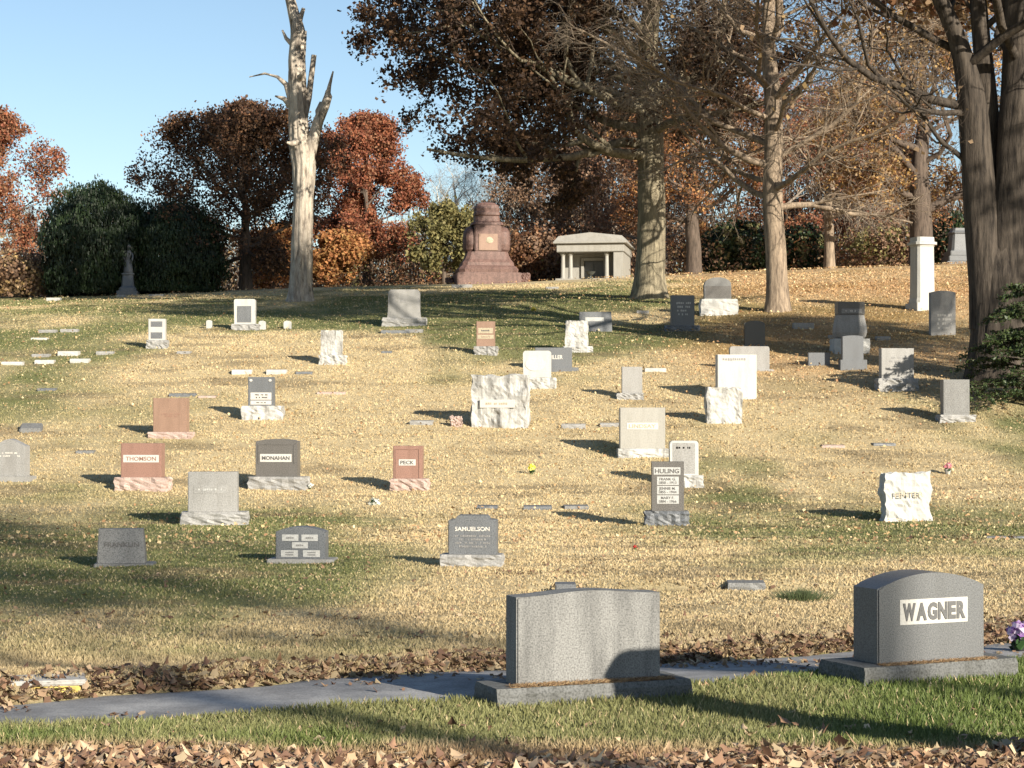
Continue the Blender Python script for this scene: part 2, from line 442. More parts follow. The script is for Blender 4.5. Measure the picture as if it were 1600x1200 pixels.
# ------------------------------------------------------------------ stone building blocks
def box_bm(bm, x0, x1, y0, y1, z0, z1, bev=0.0):
    vs = [bm.verts.new(c) for c in ((x0, y0, z0), (x1, y0, z0), (x1, y1, z0), (x0, y1, z0), (x0, y0, z1), (x1, y0, z1), (x1, y1, z1), (x0, y1, z1))]
    fs = [bm.faces.new([vs[k] for k in f]) for f in ((3, 2, 1, 0), (4, 5, 6, 7), (0, 1, 5, 4), (1, 2, 6, 5), (2, 3, 7, 6), (3, 0, 4, 7))]
    if bev > 0:
        es = list({e for f in fs for e in f.edges})
        bmesh.ops.bevel(bm, geom=es, offset=bev, segments=2, affect='EDGES')

def box_mesh(name, x0, x1, y0, y1, z0, z1, bev=0.008):
    bm = bmesh.new(); box_bm(bm, x0, x1, y0, y1, z0, z1, bev)
    return bm_mesh(name, bm)

def outline(kind, w, h, k=0.12):
    a = w / 2
    if kind == 'flat': return [(-a, 0), (a, 0), (a, h), (-a, h)]
    if kind == 'trap': return [(-a, 0), (a, 0), (a * (1 - k), h), (-a * (1 - k), h)]
    if kind == 'trapr': return [(-a, 0), (a, 0), (a * (1 - 2.2 * k), h), (-a * (1 - 0.5 * k), h)]
    if kind == 'peak': return [(-a, 0), (a, 0), (a, h * (1 - k)), (0.25 * a, h * (1 - 0.15 * k)), (0, h), (-0.25 * a, h * (1 - 0.15 * k)), (-a, h * (1 - k))]
    pts = [(-a, 0), (a, 0)]
    if kind == 'arch':
        for t in np.linspace(1, -1, 15): pts.append((a * t, h - k * w * t * t))
    elif kind == 'round':
        for t in np.linspace(0, math.pi, 17): pts.append((a * math.cos(t), h - k * w + k * w * math.sin(t) ** 0.8))
    elif kind == 'rcorner':
        r = k * w
        for t in np.linspace(0, math.pi / 2, 6): pts.append((a - r + r * math.cos(t), h - r + r * math.sin(t)))
        for t in np.linspace(math.pi / 2, math.pi, 6): pts.append((-a + r + r * math.cos(t), h - r + r * math.sin(t)))
    elif kind == 'shoulder':
        pts += [(a, h * 0.86), (a * 0.94, h * 0.885), (a * 0.70, h * 0.90)]
        for t in np.linspace(1, 0, 5): pts.append((a * (0.55 + 0.15 * t), h * (1.0 - 0.1 * t * t)))
        for t in np.linspace(0, 1, 5): pts.append((-a * (0.55 + 0.15 * t), h * (1.0 - 0.1 * t * t)))
        pts += [(-a * 0.70, h * 0.90), (-a * 0.94, h * 0.885), (-a, h * 0.86)]
    elif kind == 'serp':
        for t in np.linspace(1, -1, 21): pts.append((a * t, h - k * w * 0.5 * (1 - math.cos(math.pi * t))))
    elif kind == 'flared':
        pts = [(-a * 1.06, 0), (a * 1.06, 0)]
        for t in np.linspace(0, 1, 6): pts.append((a * (1.06 - 0.06 * t ** 0.5), h * 0.3 * t))
        pts.append((a, h * 0.90)); pts.append((a * 0.86, h)); pts.append((-a * 0.86, h)); pts.append((-a, h * 0.90))
        for t in np.linspace(1, 0, 6): pts.append((-a * (1.06 - 0.06 * t ** 0.5), h * 0.3 * t))
    return pts

def tablet_mesh(name, pts, t, lean=0.0, bev=0.012):
    bm = bmesh.new()
    h = max(p[1] for p in pts)
    f = [bm.verts.new((x, lean * z / h, z)) for x, z in pts]
    bk = [bm.verts.new((x, t, z)) for x, z in pts]
    ff = bm.faces.new(f); fb = bm.faces.new(bk[::-1])
    n = len(pts)
    for i in range(n): bm.faces.new([f[i], bk[i], bk[(i + 1) % n], f[(i + 1) % n]])
    es = [e for e in ff.edges] + [e for e in fb.edges]
    es = [e for e in es if max(v.co.z for v in e.verts) > 0.02]
    if bev: bmesh.ops.bevel(bm, geom=es, offset=bev, segments=2, affect='EDGES')
    bmesh.ops.triangulate(bm, faces=[q for q in bm.faces if len(q.verts) > 4])
    return bm_mesh(name, bm)

def rough_mesh(name, w, h, t, amp, seed, zlow=0.0, wave=0.0, cuts=9, top_rough=True, front_rough=True, taper=0.0):
    """rock-faced block, front at y=0"""
    bm = bmesh.new()
    bmesh.ops.create_cube(bm, size=1.0)
    bmesh.ops.subdivide_edges(bm, edges=bm.edges[:], cuts=cuts, use_grid_fill=True)
    off = Vector((seed * 3.7, seed * 1.3, seed * 5.1))
    for v in bm.verts:
        c = v.co
        u, yy, s = c.x * 2, c.y * 2, c.z + 0.5
        p = Vector((c.x * w, (c.y + 0.5) * t, s * (h - zlow) + zlow))
        sc = 3.2 / max(min(w, h * 1.6), 0.3)
        nz = mnoise.noise_vector(p * sc * 1.5 + off) + 0.6 * mnoise.noise_vector(p * sc * 3.6 + off)
        k = 1 + wave * math.sin(s * 9.5 + seed) - taper * s
        p.x *= k
        edge = (abs(u) > 0.99)
        p.x += nz.x * amp * (1.0 if edge else 0.25)
        if front_rough or edge: p.y += nz.y * amp * (1.0 if abs(yy) > 0.99 else 0.3)
        if s > 0.99:
            if top_rough: p.z += nz.z * amp - 0.3 * amp * (1 - abs(u))
            else:
                p.x *= 0.985
                if abs(yy) > 0.99: p.y -= math.copysign(0.02 * t + amp * 0.3, yy)
        v.co = p
    return bm_mesh(name, bm)

FONT_CACHE = {}
def text_mesh(txt, w, h, bold=0.02, depth=0.004, key=None):
    cu = bpy.data.curves.new('lettering', 'FONT')
    cu.body = txt; cu.align_x = 'CENTER'; cu.size = 1.0; cu.offset = bold; cu.extrude = 0.05; cu.resolution_u = 3
    cu.space_line = 0.95
    ob = bpy.data.objects.new('tmp_text', cu); COL.objects.link(ob)
    dg = bpy.context.evaluated_depsgraph_get()
    me = bpy.data.meshes.new_from_object(ob.evaluated_get(dg))
    bpy.data.objects.remove(ob, do_unlink=True); bpy.data.curves.remove(cu)
    n = len(me.vertices); c = np.empty(n * 3, np.float32); me.vertices.foreach_get('co', c); c = c.reshape(-1, 3)
    mn, mxx = c.min(0), c.max(0)
    x = (c[:, 0] - (mn[0] + mxx[0]) / 2) / (mxx[0] - mn[0]) * w
    z = (c[:, 1] - (mn[1] + mxx[1]) / 2) / (mxx[1] - mn[1]) * h
    y = -(c[:, 2] - mn[2]) / (mxx[2] - mn[2]) * depth
    me.vertices.foreach_set('co', np.stack([x, y, z], 1).astype(np.float32).ravel())
    me.materials.clear(); me.update()
    return me

def dashes(w, h, rows, seed, fill=0.75):
    """rows of weathered, unreadable carved characters"""
    rn = random.Random(seed); bm = bmesh.new()
    rh = h / rows
    for r in range(rows):
        z = h / 2 - (r + 0.5) * rh
        ww = w * rn.uniform(0.6, 1.0); x = -ww / 2
        while x < ww / 2:
            cw = rh * rn.uniform(0.25, 0.5)
            if rn.random() < fill: box_bm(bm, x, x + cw, -0.004, 0, z - rh * 0.3 * rn.uniform(0.6, 1), z + rh * 0.3 * rn.uniform(0.6, 1))
            x += cw + rh * 0.13
    return bm_mesh('lettering', bm)

SEED = [100]
def stone(label, die, base, kind='flat', mat='grey', bmat=None, t=0.25, yaw=0.0, k=0.12, details=(), lean=0.0, rough=False,
          amp=0.04, wave=0.0, group='headstones on the hillside', base_smooth=False, bt=None, name='headstone', tilt=0.0):
    """die = (x0, x1, ytop, ybottom) and base = (x0, x1, ybottom) in photo pixels; sizes become metres at the stone's own distance"""
    SEED[0] += 1; sd = SEED[0]
    if base: bx0, bx1, by = base
    else: bx0, bx1, by = die[0], die[1], die[3]
    p = P((bx0 + bx1) / 2, by)
    s = p[1] / FPX
    root = thing(name, label, 'headstone', p, yaw, group)
    root.rotation_euler = (0, tilt, yaw)
    zb = (by - die[3]) * s if base else 0.0
    dw = (die[1] - die[0]) * s; dh = (die[3] - die[2]) * s
    dx = ((die[0] + die[1]) / 2 - (bx0 + bx1) / 2) * s
    back = 0.0
    if base:
        bw = (bx1 - bx0) * s; bt = bt or t + min(0.16, max(0.06, (bw - dw) * 0.8)); back = (bt - t) / 2
        if base_smooth: bme = box_mesh('base', -bw / 2, bw / 2, 0, bt, -0.25, zb, 0.012)
        else:
            bme = rough_mesh('base', bw, zb, bt, min(0.055, zb * 0.2), sd, zlow=-0.2, cuts=9, top_rough=False)
        link('base', bme, M[bmat or mat], root)
    z0 = zb
    if rough:
        dme = rough_mesh('tablet', dw, dh, t, amp, sd, zlow=-0.2 if not base else 0.0, wave=wave, cuts=16)
    else:
        pts = outline(kind, dw, dh, k)
        if not base: pts = [(x, z if z > 0 else -0.2) for x, z in pts]
        dme = tablet_mesh('tablet', pts, t, lean)
    d = link('tablet', dme, M[mat], root); d.location = (dx, back, z0 + (0.002 if base else 0))
    for q in details:
        typ, u0, u1, v0, v1 = q[:5]
        w = (u1 - u0) * dw; h = (v1 - v0) * dh
        cx = dx + ((u0 + u1) / 2 - 0.5) * dw; cz = z0 + (v0 + v1) / 2 * dh
        yf = back + lean * (v0 + v1) / 2 - (amp * 0.9 if rough else 0)
        ang = -math.atan2(lean, dh) if lean else 0.0
        if typ == 'panel':
            pn = link(q[7] if len(q) > 7 else 'name_panel', box_mesh('panel', -w / 2, w / 2, -0.006 if not rough else 0.0, 0.02 if not rough else amp * 1.6, -h / 2, h / 2, 0.002), M[q[5]], root)
            pn.location = (cx, yf, cz); pn.rotation_euler = (ang, 0, 0)
            tx = q[6]
            if tx:
                txt, tm, fw, fh = tx[:4]
                lm = dashes(w * fw, h * fh, txt, sd) if isinstance(txt, int) else text_mesh(txt, w * fw, h * fh, tx[4] if len(tx) > 4 else 0.02)
                lt = link('lettering', lm, M[tm], pn); lt['kind'] = 'stuff'; lt.location = (0, -0.0075 if not rough else -0.0015, 0)
        elif typ == 'oval':
            bm = bmesh.new(); bmesh.ops.create_circle(bm, cap_ends=True, radius=1, segments=28)
            for v in bm.verts: v.co = Vector((v.co.x * w / 2, 0, v.co.y * h / 2))
            ex = bmesh.ops.extrude_face_region(bm, geom=bm.faces[:])
            for v in [e for e in ex['geom'] if isinstance(e, bmesh.types.BMVert)]: v.co.y -= 0.018
            o = link('medallion', bm_mesh('medallion', bm), M[q[5]], root); o.location = (cx, yf + 0.002, cz)
        elif typ == 'text':
            lm = dashes(w, h, q[5], sd) if isinstance(q[5], int) else text_mesh(q[5], w, h, q[7] if len(q) > 7 else 0.02)
            lt = link('lettering', lm, M[q[6]], root); lt['kind'] = 'stuff'; lt.location = (cx, yf - 0.002 - (0.02 if rough else 0), cz); lt.rotation_euler = (ang, 0, 0)
        elif typ == 'frame':
            bm = bmesh.new(); bw_ = q[6]
            for a_ in ((-w / 2, w / 2, h / 2 - bw_, h / 2), (-w / 2, -w / 2 + bw_, -h / 2, h / 2 - bw_ - 0.001), (w / 2 - bw_, w / 2, -h / 2, h / 2 - bw_ - 0.001)):
                box_bm(bm, a_[0], a_[1], -0.012, 0.01, a_[2], a_[3])
            o = link('frame', bm_mesh('frame', bm), M[q[5]], root); o.location = (cx, yf, cz)
    return root

# ------------------------------------------------------------------ the two near monuments
def near_stone(label, px, py, yaw, w, h, t, bw, bt, bh, kind, k, mat, shift=0.0):
    p = P(px, py)
    root = thing('headstone', label, 'headstone', p, yaw, 'headstones beside the lane')
    b_ = link('base', rough_mesh('base', bw, bh, bt, 0.012, 7 + px, zlow=-0.25, cuts=8, top_rough=False), M['near_base'], root); b_.location = (0, 0, 0)
    d_ = link('tablet', tablet_mesh('tablet', outline(kind, w, h, k), t, 0, 0.012), M[mat], root); d_.location = (shift, (bt - t) / 2, bh + 0.002)
    return root, p

wg, wp = near_stone('large arched grey granite headstone carved WAGNER on a wide base', 1474, 1066, R(25), 1.10, 0.74, 0.36, 1.58, 0.66, 0.16, 'arch', 0.11, 'wagner')
pn = link('name_panel', box_mesh('panel', -0.35, 0.35, -0.004, 0.02, -0.105, 0.105, 0.001), M['panel'], wg); pn.location = (0.02, 0.15, 0.16 + 0.42)
wx = {'W': 0.138, 'A': 0.115, 'G': 0.106, 'N': 0.106, 'E': 0.088, 'R': 0.10}
cx_ = -0.3265
for ch in 'WAGNER':
    lt = link('letter', text_mesh(ch, wx[ch] - 0.009, 0.15, 0.05, 0.005), M['let_wagner'], pn); lt.location = (cx_ + wx[ch] / 2, -0.005, 0); cx_ += wx[ch] + 0.0003
bk_, bkp = near_stone('large plain grey granite headstone with uneven top, beside the lane', 932, 1098, R(21), 1.20, 0.70, 0.24, 1.62, 0.50, 0.14, 'serp', 0.028, 'blank')
# unseen taller stone, added only to cast a shadow on the plain stone
oc = np.array([3.76, 11.22]); oz = float(H(*oc))
off = thing('headstone', 'tall round-shouldered grey headstone added as an unseen shadow caster, outside the frame at lower right', 'headstone', (oc[0], oc[1], oz), R(22), 'headstones beside the lane')
link('base', rough_mesh('base', 0.70, 0.2, 0.3, 0.012, 77, zlow=-0.2, cuts=6, top_rough=False), M['grey'], off)
d_ = link('tablet', tablet_mesh('tablet', outline('rcorner', 0.62, 1.60, 0.26), 0.22), M['grey'], off); d_.location = (0, 0.03, 0.202)

# ------------------------------------------------------------------ headstones
stone('low grey slant headstone lettered FRANKLIN, front left', (151, 226, 828, 881), (147, 240, 885), 'trapr', 'grey', t=0.36, k=0.06, lean=0.14, yaw=R(6), base_smooth=True,
      details=[('text', 0.14, 0.86, 0.47, 0.62, 'FRANKLIN', 'let_dark', 0.03)], bt=0.5)
stone('grey headstone with five pale inset plaques under a low arch', (428, 507, 824, 874), (416, 521, 881), 'arch', 'slate', 'light', t=0.3, k=0.10, yaw=R(-4), base_smooth=True, bt=0.5,
      details=[('panel', 0.13, 0.46, 0.56, 0.76, 'panelg', (1, 'let_grey', 0.7, 0.6), 'plaque'), ('panel', 0.52, 0.85, 0.56, 0.76, 'panelg', (1, 'let_grey', 0.7, 0.6), 'plaque'),
               ('panel', 0.33, 0.65, 0.33, 0.52, 'panelg', (1, 'let_grey', 0.7, 0.6), 'plaque'), ('panel', 0.11, 0.45, 0.06, 0.27, 'panelg', (2, 'let_grey', 0.7, 0.7), 'plaque'),
               ('panel', 0.55, 0.89, 0.06, 0.27, 'panelg', (2, 'let_grey', 0.7, 0.7), 'plaque')])
stone('dark grey headstone with notched shoulders lettered SAMUELSON', (699, 775, 806, 867), (688, 784, 886), 'shoulder', 'slate', 'light', t=0.3, yaw=R(-5),
      details=[('text', 0.14, 0.86, 0.60, 0.71, 'SAMUELSON', 'let_pale', 0.02), ('text', 0.14, 0.86, 0.16, 0.52, 4, 'let_grey')])
stone('pale grey headstone with faint carved panel on rock-faced base', (293, 370, 738, 800), (283, 386, 821), 'flat', 'light', t=0.32, yaw=R(3),
      details=[('panel', 0.12, 0.80, 0.46, 0.66, 'light', (1, 'panelg', 0.75, 0.5), 'inset_panel')])
stone('red granite headstone with white name panel, left of the dark arched stone', (186, 251, 693, 746), (177, 261, 767), 'flat', 'red', 'redlt', t=0.3, yaw=R(-6),
      details=[('panel', 0.06, 0.94, 0.44, 0.66, 'panel', ('THOMSON', 'let_red', 0.85, 0.55, 0.01))])
stone('dark polished headstone with arched top and white panel MONAHAN', (397, 464, 686, 745), (386, 478, 766), 'arch', 'dark', 'light', t=0.32, k=0.06, yaw=R(-6),
      details=[('panel', 0.11, 0.86, 0.39, 0.60, 'panel', ('MONAHAN', 'let_dark', 0.88, 0.5, 0.03)), ('frame', 0.06, 0.94, 0.34, 0.88, 'dark', 0.03), ('text', 0.38, 0.62, 0.84, 0.88, 1, 'let_pale')])
stone('grey headstone with pointed top cut by the left edge', (-16, 38, 686, 744), (-22, 47, 753), 'peak', 'light', t=0.3, k=0.2, yaw=R(-8), base_smooth=True,
      details=[('text', 0.15, 0.85, 0.50, 0.66, 2, 'let_pale')])
stone('reddish brown headstone with a thin carved band across its middle', (237, 291, 622, 675), (231, 299, 686), 'flat', 'brown', 'redlt', t=0.28, yaw=R(-5),
      details=[('text', 0.05, 0.95, 0.50, 0.56, 1, 'let_red'), ('text', 0.2, 0.8, 0.43, 0.5, 1, 'let_red')])
stone('dark grey headstone with two white lettered panels on white rock-faced base', (386, 426, 589, 634), (377, 440, 656), 'flat', 'slate', 'marble', t=0.28, yaw=R(-5),
      details=[('panel', 0.1, 0.93, 0.21, 0.46, 'panel', (2, 'let_dark', 0.8, 0.75)), ('panel', 0.1, 0.93, 0.04, 0.18, 'panel', (1, 'let_dark', 0.6, 0.5)),
               ('oval', 0.06, 0.18, 0.84, 0.93, 'panel'), ('oval', 0.82, 0.94, 0.84, 0.93, 'panel')])
stone('small red granite headstone lettered PECK on rock-faced base', (613, 659, 697, 748), (610, 668, 767), 'flat', 'red', 'redlt', t=0.28, yaw=R(-5),
      details=[('panel', 0.2, 0.78, 0.40, 0.59, 'panel', ('PECK', 'let_dark', 0.8, 0.6, 0.02)), ('frame', 0.08, 0.92, 0.02, 0.92, 'red', 0.02)])
stone('pale limestone headstone lettered LINDSAY', (969, 1040, 637, 701), (966, 1045, 715), 'flat', 'pale', 'marble', t=0.32, yaw=R(2),
      details=[('panel', 0.15, 0.84, 0.47, 0.63, 'panel', ('LINDSAY', 'let_tan', 0.86, 0.6, 0.02))])
stone('pale headstone with rounded corners, half hidden behind the HULING stone', (1047, 1092, 689, 743), (1043, 1099, 762), 'rcorner', 'white', 'marble', t=0.3, k=0.12,
      details=[('panel', 0.1, 0.88, 0.05, 0.94, 'light', None, 'inset_panel'), ('text', 0.15, 0.82, 0.74, 0.86, 1, 'let_tan')])
stone('tall dark headstone lettered HULING with three stacked name plates', (1018, 1069, 722, 799), (1009, 1076, 821), 'flat', 'dark', 'slate', t=0.3, yaw=R(-3),
      details=[('panel', 0.07, 0.89, 0.74, 0.89, 'panelg', ('HULING', 'let_dark', 0.9, 0.62, 0.02)),
               ('panel', 0.17, 0.84, 0.53, 0.70, 'panelg', ('FRANK G.\n1850 - 1913', 'let_dark', 0.8, 0.75, 0.01), 'name_plate'),
               ('panel', 0.17, 0.84, 0.34, 0.51, 'panelg', ('JENNIE M.\n1855 - 1944', 'let_dark', 0.8, 0.75, 0.01), 'name_plate'),
               ('panel', 0.17, 0.84, 0.15, 0.32, 'panelg', ('MARY F.\n1884 - 1966', 'let_dark', 0.8, 0.75, 0.01), 'name_plate')])
stone('white rock-faced marble headstone with wavy sides lettered FENTER', (1381, 1457, 739, 815), None, mat='white', t=0.28, rough=True, amp=0.05, wave=0.035, yaw=R(12),
      details=[('text', 0.18, 0.80, 0.50, 0.61, 'FENTER', 'let_tan', 0.01)])
stone('small white rock-faced marble headstone in front of the taller white one', (1104, 1160, 606, 662), None, mat='marble', t=0.3, rough=True, amp=0.05, wave=0.03, yaw=R(4))
stone('tall white marble headstone with worn top lettering', (1121, 1183, 554, 625), None, mat='white', t=0.34, kind='flat', yaw=R(6),
      details=[('text', 0.1, 0.7, 0.84, 0.95, 1, 'let_grey')])
stone('wide pale headstone partly hidden behind the tall white marble one', (1141, 1203, 541, 577), (1138, 1210, 580), 'rcorner', 'light', t=0.3, k=0.06)
stone('small black headstone with rounded top', (1164, 1196, 501, 539), (1160, 1200, 541), 'round', 'black', 'slate', t=0.25, k=0.2, base_smooth=True)
stone('small slate headstone with low arch in the shade before the urn-shaped monument', (1317, 1350, 524, 562), (1313, 1355, 578), 'arch', 'slate', t=0.25, k=0.05, base_smooth=True)
stone('grey headstone on a lumpy rock-faced base under the big right-hand tree', (1378, 1430, 544, 591), (1373, 1437, 612), 'flat', 'light', t=0.3, yaw=R(5),
      details=[('text', 0.2, 0.8, 0.5, 0.75, 2, 'let_grey')])
stone('brown grey headstone with two carved fields, far right', (1475, 1517, 593, 648), (1469, 1526, 660), 'flat', 'grey', 'light', t=0.3, yaw=R(4),
      details=[('panel', 0.06, 0.94, 0.62, 0.94, 'grey', None, 'inset_panel'), ('panel', 0.06, 0.94, 0.06, 0.58, 'grey', None, 'inset_panel')])
stone('tapered pale tablet headstone with arched top beside the white pillar', (1454, 1494, 454, 524), None, 'arch', 'light', t=0.25, k=0.07, yaw=R(5),
      details=[('text', 0.2, 0.85, 0.12, 0.5, 4, 'panel')])
stone('headstone with dark panel and rounded top on two pale steps, right of the oak trunk', (1101, 1143, 433, 467), (1095, 1153, 493), 'round', 'grey', 'white', t=0.5, k=0.3,
      details=[('panel', 0.04, 0.98, 0.05, 0.60, 'dark', None, 'inset_panel')])
stone('dark weathered headstone leaning beside the oak, on a dark base', (1050, 1086, 461, 508), (1041, 1094, 518), 'flat', 'slate', t=0.35, yaw=R(4),
      details=[('text', 0.2, 0.8, 0.3, 0.8, 4, 'panelg')])
stone('low dark slant headstone in tree shade behind the rough white one', (904, 957, 487, 518), None, 'trap', 'slate', t=0.35, k=0.06, lean=0.08,
      details=[('panel', 0.2, 0.75, 0.52, 0.72, 'panelg', None)])
stone('white rock-faced headstone on a square base, centre of the upper field', (884, 919, 501, 541), (880, 926, 551), mat='marble', t=0.3, rough=True, amp=0.04)
stone('white headstone with rounded corners and an oval medallion', (817, 861, 548, 590), (822, 868, 608), 'rcorner', 'white', 'marble', t=0.3, k=0.1, yaw=R(-3),
      details=[('oval', 0.08, 0.80, 0.25, 0.76, 'panel')])
stone('grey headstone half hidden behind the white oval-medallion stone', (836, 894, 543, 574), (828, 904, 581), 'flat', 'slate', t=0.3, base_smooth=True,
      details=[('text', 0.35, 0.75, 0.42, 0.62, 'MILLER', 'let_pale', 0.02)])
stone('big rock-faced white marble headstone with dark streaks and a pale name band', (736, 823, 585, 669), None, mat='marble', t=0.55, rough=True, amp=0.07, yaw=R(-8),
      details=[('panel', 0.16, 0.79, 0.38, 0.53, 'panel', (1, 'let_tan', 0.8, 0.5))])
stone('slim pale headstone on a low base, right of the oval-medallion stone', (972, 1004, 573, 614), (964, 1005, 625), 'flat', 'light', t=0.28)
stone('small brown headstone with two pale bands on a grey base', (744, 773, 502, 541), (741, 777, 555), 'flat', 'brown', 'light', t=0.28, yaw=R(-3),
      details=[('panel', 0.1, 0.9, 0.52, 0.74, 'let_tan', (1, 'let_dark', 0.8, 0.5)), ('panel', 0.06, 0.94, 0.30, 0.46, 'let_tan', (1, 'let_red', 0.8, 0.4))])
stone('broad grey headstone with cut corners on a widening base in tree shade', (606, 656, 452, 496), (597, 666, 510), 'flared', 'light', t=0.5,
      details=[('text', 0.25, 0.62, 0.5, 0.7, 1, 'let_grey')])
stone('small white marble headstone on a square base in the sunny grass', (501, 534, 516, 555), (498, 540, 570), mat='marble', t=0.28, rough=True, amp=0.025)
stone('narrow pale headstone with two dark plaques, upper left field', (231, 257, 498, 531), (228, 261, 545), 'flat', 'white', 'light', t=0.3,
      details=[('panel', 0.15, 0.85, 0.62, 0.88, 'slate', None, 'plaque'), ('panel', 0.15, 0.85, 0.06, 0.36, 'slate', None, 'plaque')])
stone('pale headstone with grey inset panel beside small markers, left of the dead tree', (365, 398, 467, 506), (362, 404, 516), 'rcorner', 'white', 'light', t=0.35, k=0.08,
      details=[('panel', 0.14, 0.82, 0.06, 0.72, 'slate', None, 'inset_panel')])
for (x0, x1, yt, yb, lb) in ((322, 331, 500, 513, 'tiny white post marker left of the pale panelled headstone'), (404, 415, 501, 515, 'tiny grey rounded marker touching the pale panelled headstone'),
                             (443, 455, 501, 514, 'tiny white rounded marker nearest the dead tree')):
    stone(lb, (x0, x1, yt, yb), None, 'round', 'white', t=0.16, k=0.3, group='small upright markers', name='small_marker')
stone('small dark low stone in deep shade left of the slate headstone', (1263, 1297, 551, 571), None, 'flat', 'slate', t=0.2, name='headstone')
stone('pale jagged rock stone left of the big white marble headstone', (704, 721, 651, 667), None, mat='redlt', t=0.2, rough=True, amp=0.05, name='fieldstone')
stone('low dark stone behind the plain lane-side headstone', (868, 900, 913, 926), None, 'flat', 'slate', t=0.4)

# urn-shaped monument
def loft(name, prof_, seg=20, square=0.0, sy=1.0):
    """rings (half-width, z); square 1 gives a rounded square"""
    V = []; n = len(prof_)
    for (r, z) in prof_:
        for q in range(seg):
            a_ = 2 * math.pi * (q + 0.5) / seg
            c, s_ = math.cos(a_), math.sin(a_)
            k = 1.0
            if square > 0:
                pw = 2 + square * 10
                k = 1.0 / (abs(c) ** pw + abs(s_) ** pw) ** (1 / pw)
            V.append((r * k * c, r * k * s_ * sy, z))
    F = []
    for j in range(n - 1):
        for q in range(seg):
            F.append((j * seg + q, j * seg + (q + 1) % seg, (j + 1) * seg + (q + 1) % seg, (j + 1) * seg + q))
    bm = bmesh.new(); vs = [bm.verts.new(v) for v in V]
    for f in F: bm.faces.new([vs[q] for q in f])
    bm.faces.new(vs[-seg:]); bm.faces.new(vs[:seg][::-1])
    return bm_mesh(name, bm)

p = P(1332, 553); s = p[1] / FPX
u = thing('headstone', 'bulging white monument with dark lettered block on top', 'headstone', p, R(3), 'headstones on the hillside')
o = link('base', rough_mesh('base', 56 * s, 24 * s, 0.8, 0.04, 301, zlow=-0.2, cuts=7, top_rough=False), M['white'], u)
o = link('body', loft('body', [(20 * s, 24 * s), (23 * s, 27 * s), (25 * s, 34 * s), (24.5 * s, 42 * s), (22.5 * s, 52 * s), (21 * s, 61 * s)], 24, 0.6, 0.7), M['light'], u); o.location = (0, 0.4, 0)
o = link('top_block', box_mesh('top_block', -21 * s, 21 * s, 0, 0.62, 61.2 * s, 82 * s, 0.02), M['dark'], u); o.location = (0, 0.1, 0)
o = link('name_panel', box_mesh('panel', -16 * s, 16 * s, -0.008, 0.02, 64 * s, 71 * s, 0.001), M['let_grey'], u); o.location = (0, 0.1, 0)
o = link('lettering', dashes(28 * s, 5 * s, 1, 4), M['let_pale'], o); o['kind'] = 'stuff'; o.location = (0, -0.009, 67.5 * s)

# white pillar
p = P(1441, 483); s = p[1] / FPX
u = thing('pillar_monument', 'tall white square pillar with a moulded cap on the sunlit slope', 'monument', p, R(17))
w = 15.5 * s
link('plinth', box_mesh('plinth', -w * 1.25, w * 1.25, -w * 1.25, w * 1.25, -0.3, 9 * s, 0.015), M['white'], u)
link('shaft', loft('shaft', [(w * 1.08, 9 * s + 0.002), (w * 1.08, 13 * s), (w * 0.99, 17 * s), (w * 0.93, 97 * s)], 4 * 6, 1.0), M['white'], u)
link('cap', loft('cap', [(w * 0.96, 97.2 * s), (w * 1.0, 99 * s), (w * 1.18, 100 * s), (w * 1.18, 104 * s), (w * 0.98, 105 * s), (w * 0.95, 112 * s)], 24, 1.0), M['white'], u)

# dark pedestal on the ridge
p = at(1499, 124.0); s = p[1] / FPX
zt = (ray(1499, 416)[2] / ray(1499, 416)[1]) * 124.0
p[2] = min(p[2], zt)
u = thing('pedestal_monument', 'dark grey stepped pedestal monument before a dark yew on the ridge', 'monument', p, R(4))
for nm, hw, a0, a1 in (('step', 27, -8, 6), ('step', 22, 6, 15), ('step', 19, 15, 23)):
    link(nm, box_mesh(nm, -hw * s, hw * s, -hw * s, hw * s, a0 * s, a1 * s - 0.003, 0.04), M['slate'], u)
link('shaft', loft('shaft', [(16 * s, 23 * s), (15.5 * s, 25 * s), (12.5 * s, 50 * s)], 24, 1.0), M['slate'], u)
link('cap', loft('cap', [(14 * s, 50.1 * s), (14.5 * s, 52 * s), (12 * s, 55 * s), (11 * s, 59 * s)], 24, 1.0), M['slate'], u)

# ------------------------------------------------------------------ red sandstone monument
p = at(760, 116.0); s = p[1] / FPX
u = thing('sandstone_monument', 'large red sandstone monument with domed head and scrolled sides', 'monument', p, R(8))
z_ = 0.0
link('base', box_mesh('base', -50 * s, 50 * s, -38 * s, 38 * s, -0.6, 15 * s, 0.05), M['redsand'], u)
link('step', loft('step', [(46 * s, 15.1 * s), (47 * s, 20 * s), (44 * s, 24 * s), (41 * s, 26 * s)], 32, 1.0, 0.75), M['redsand'], u)
link('plinth', loft('plinth', [(41 * s, 26.1 * s), (40 * s, 31 * s), (36 * s, 36 * s), (33 * s, 43 * s), (31.5 * s, 48 * s)], 32, 0.9, 0.72), M['redsand'], u)
link('body', box_mesh('body', -21 * s, 21 * s, -21 * s, 21 * s, 48.1 * s, 90 * s, 0.05), M['redsand'], u)
o = link('inset_panel', box_mesh('panel', -15 * s, 15 * s, -0.05, 0.05, 50 * s, 76 * s, 0.02), M['brown'], u); o.location = (0, -21 * s, 0)
bm = bmesh.new(); bmesh.ops.create_icosphere(bm, subdivisions=2, radius=1)
for v in bm.verts: v.co = Vector((v.co.x * 6 * s, v.co.y * 1.2 * s, v.co.z * 5 * s)) * (1 + 0.35 * mnoise.noise(v.co * 2.5))
o = link('carved_emblem', bm_mesh('emblem', bm), M['let_tan'], o); o.location = (2 * s, -0.05, 66 * s)
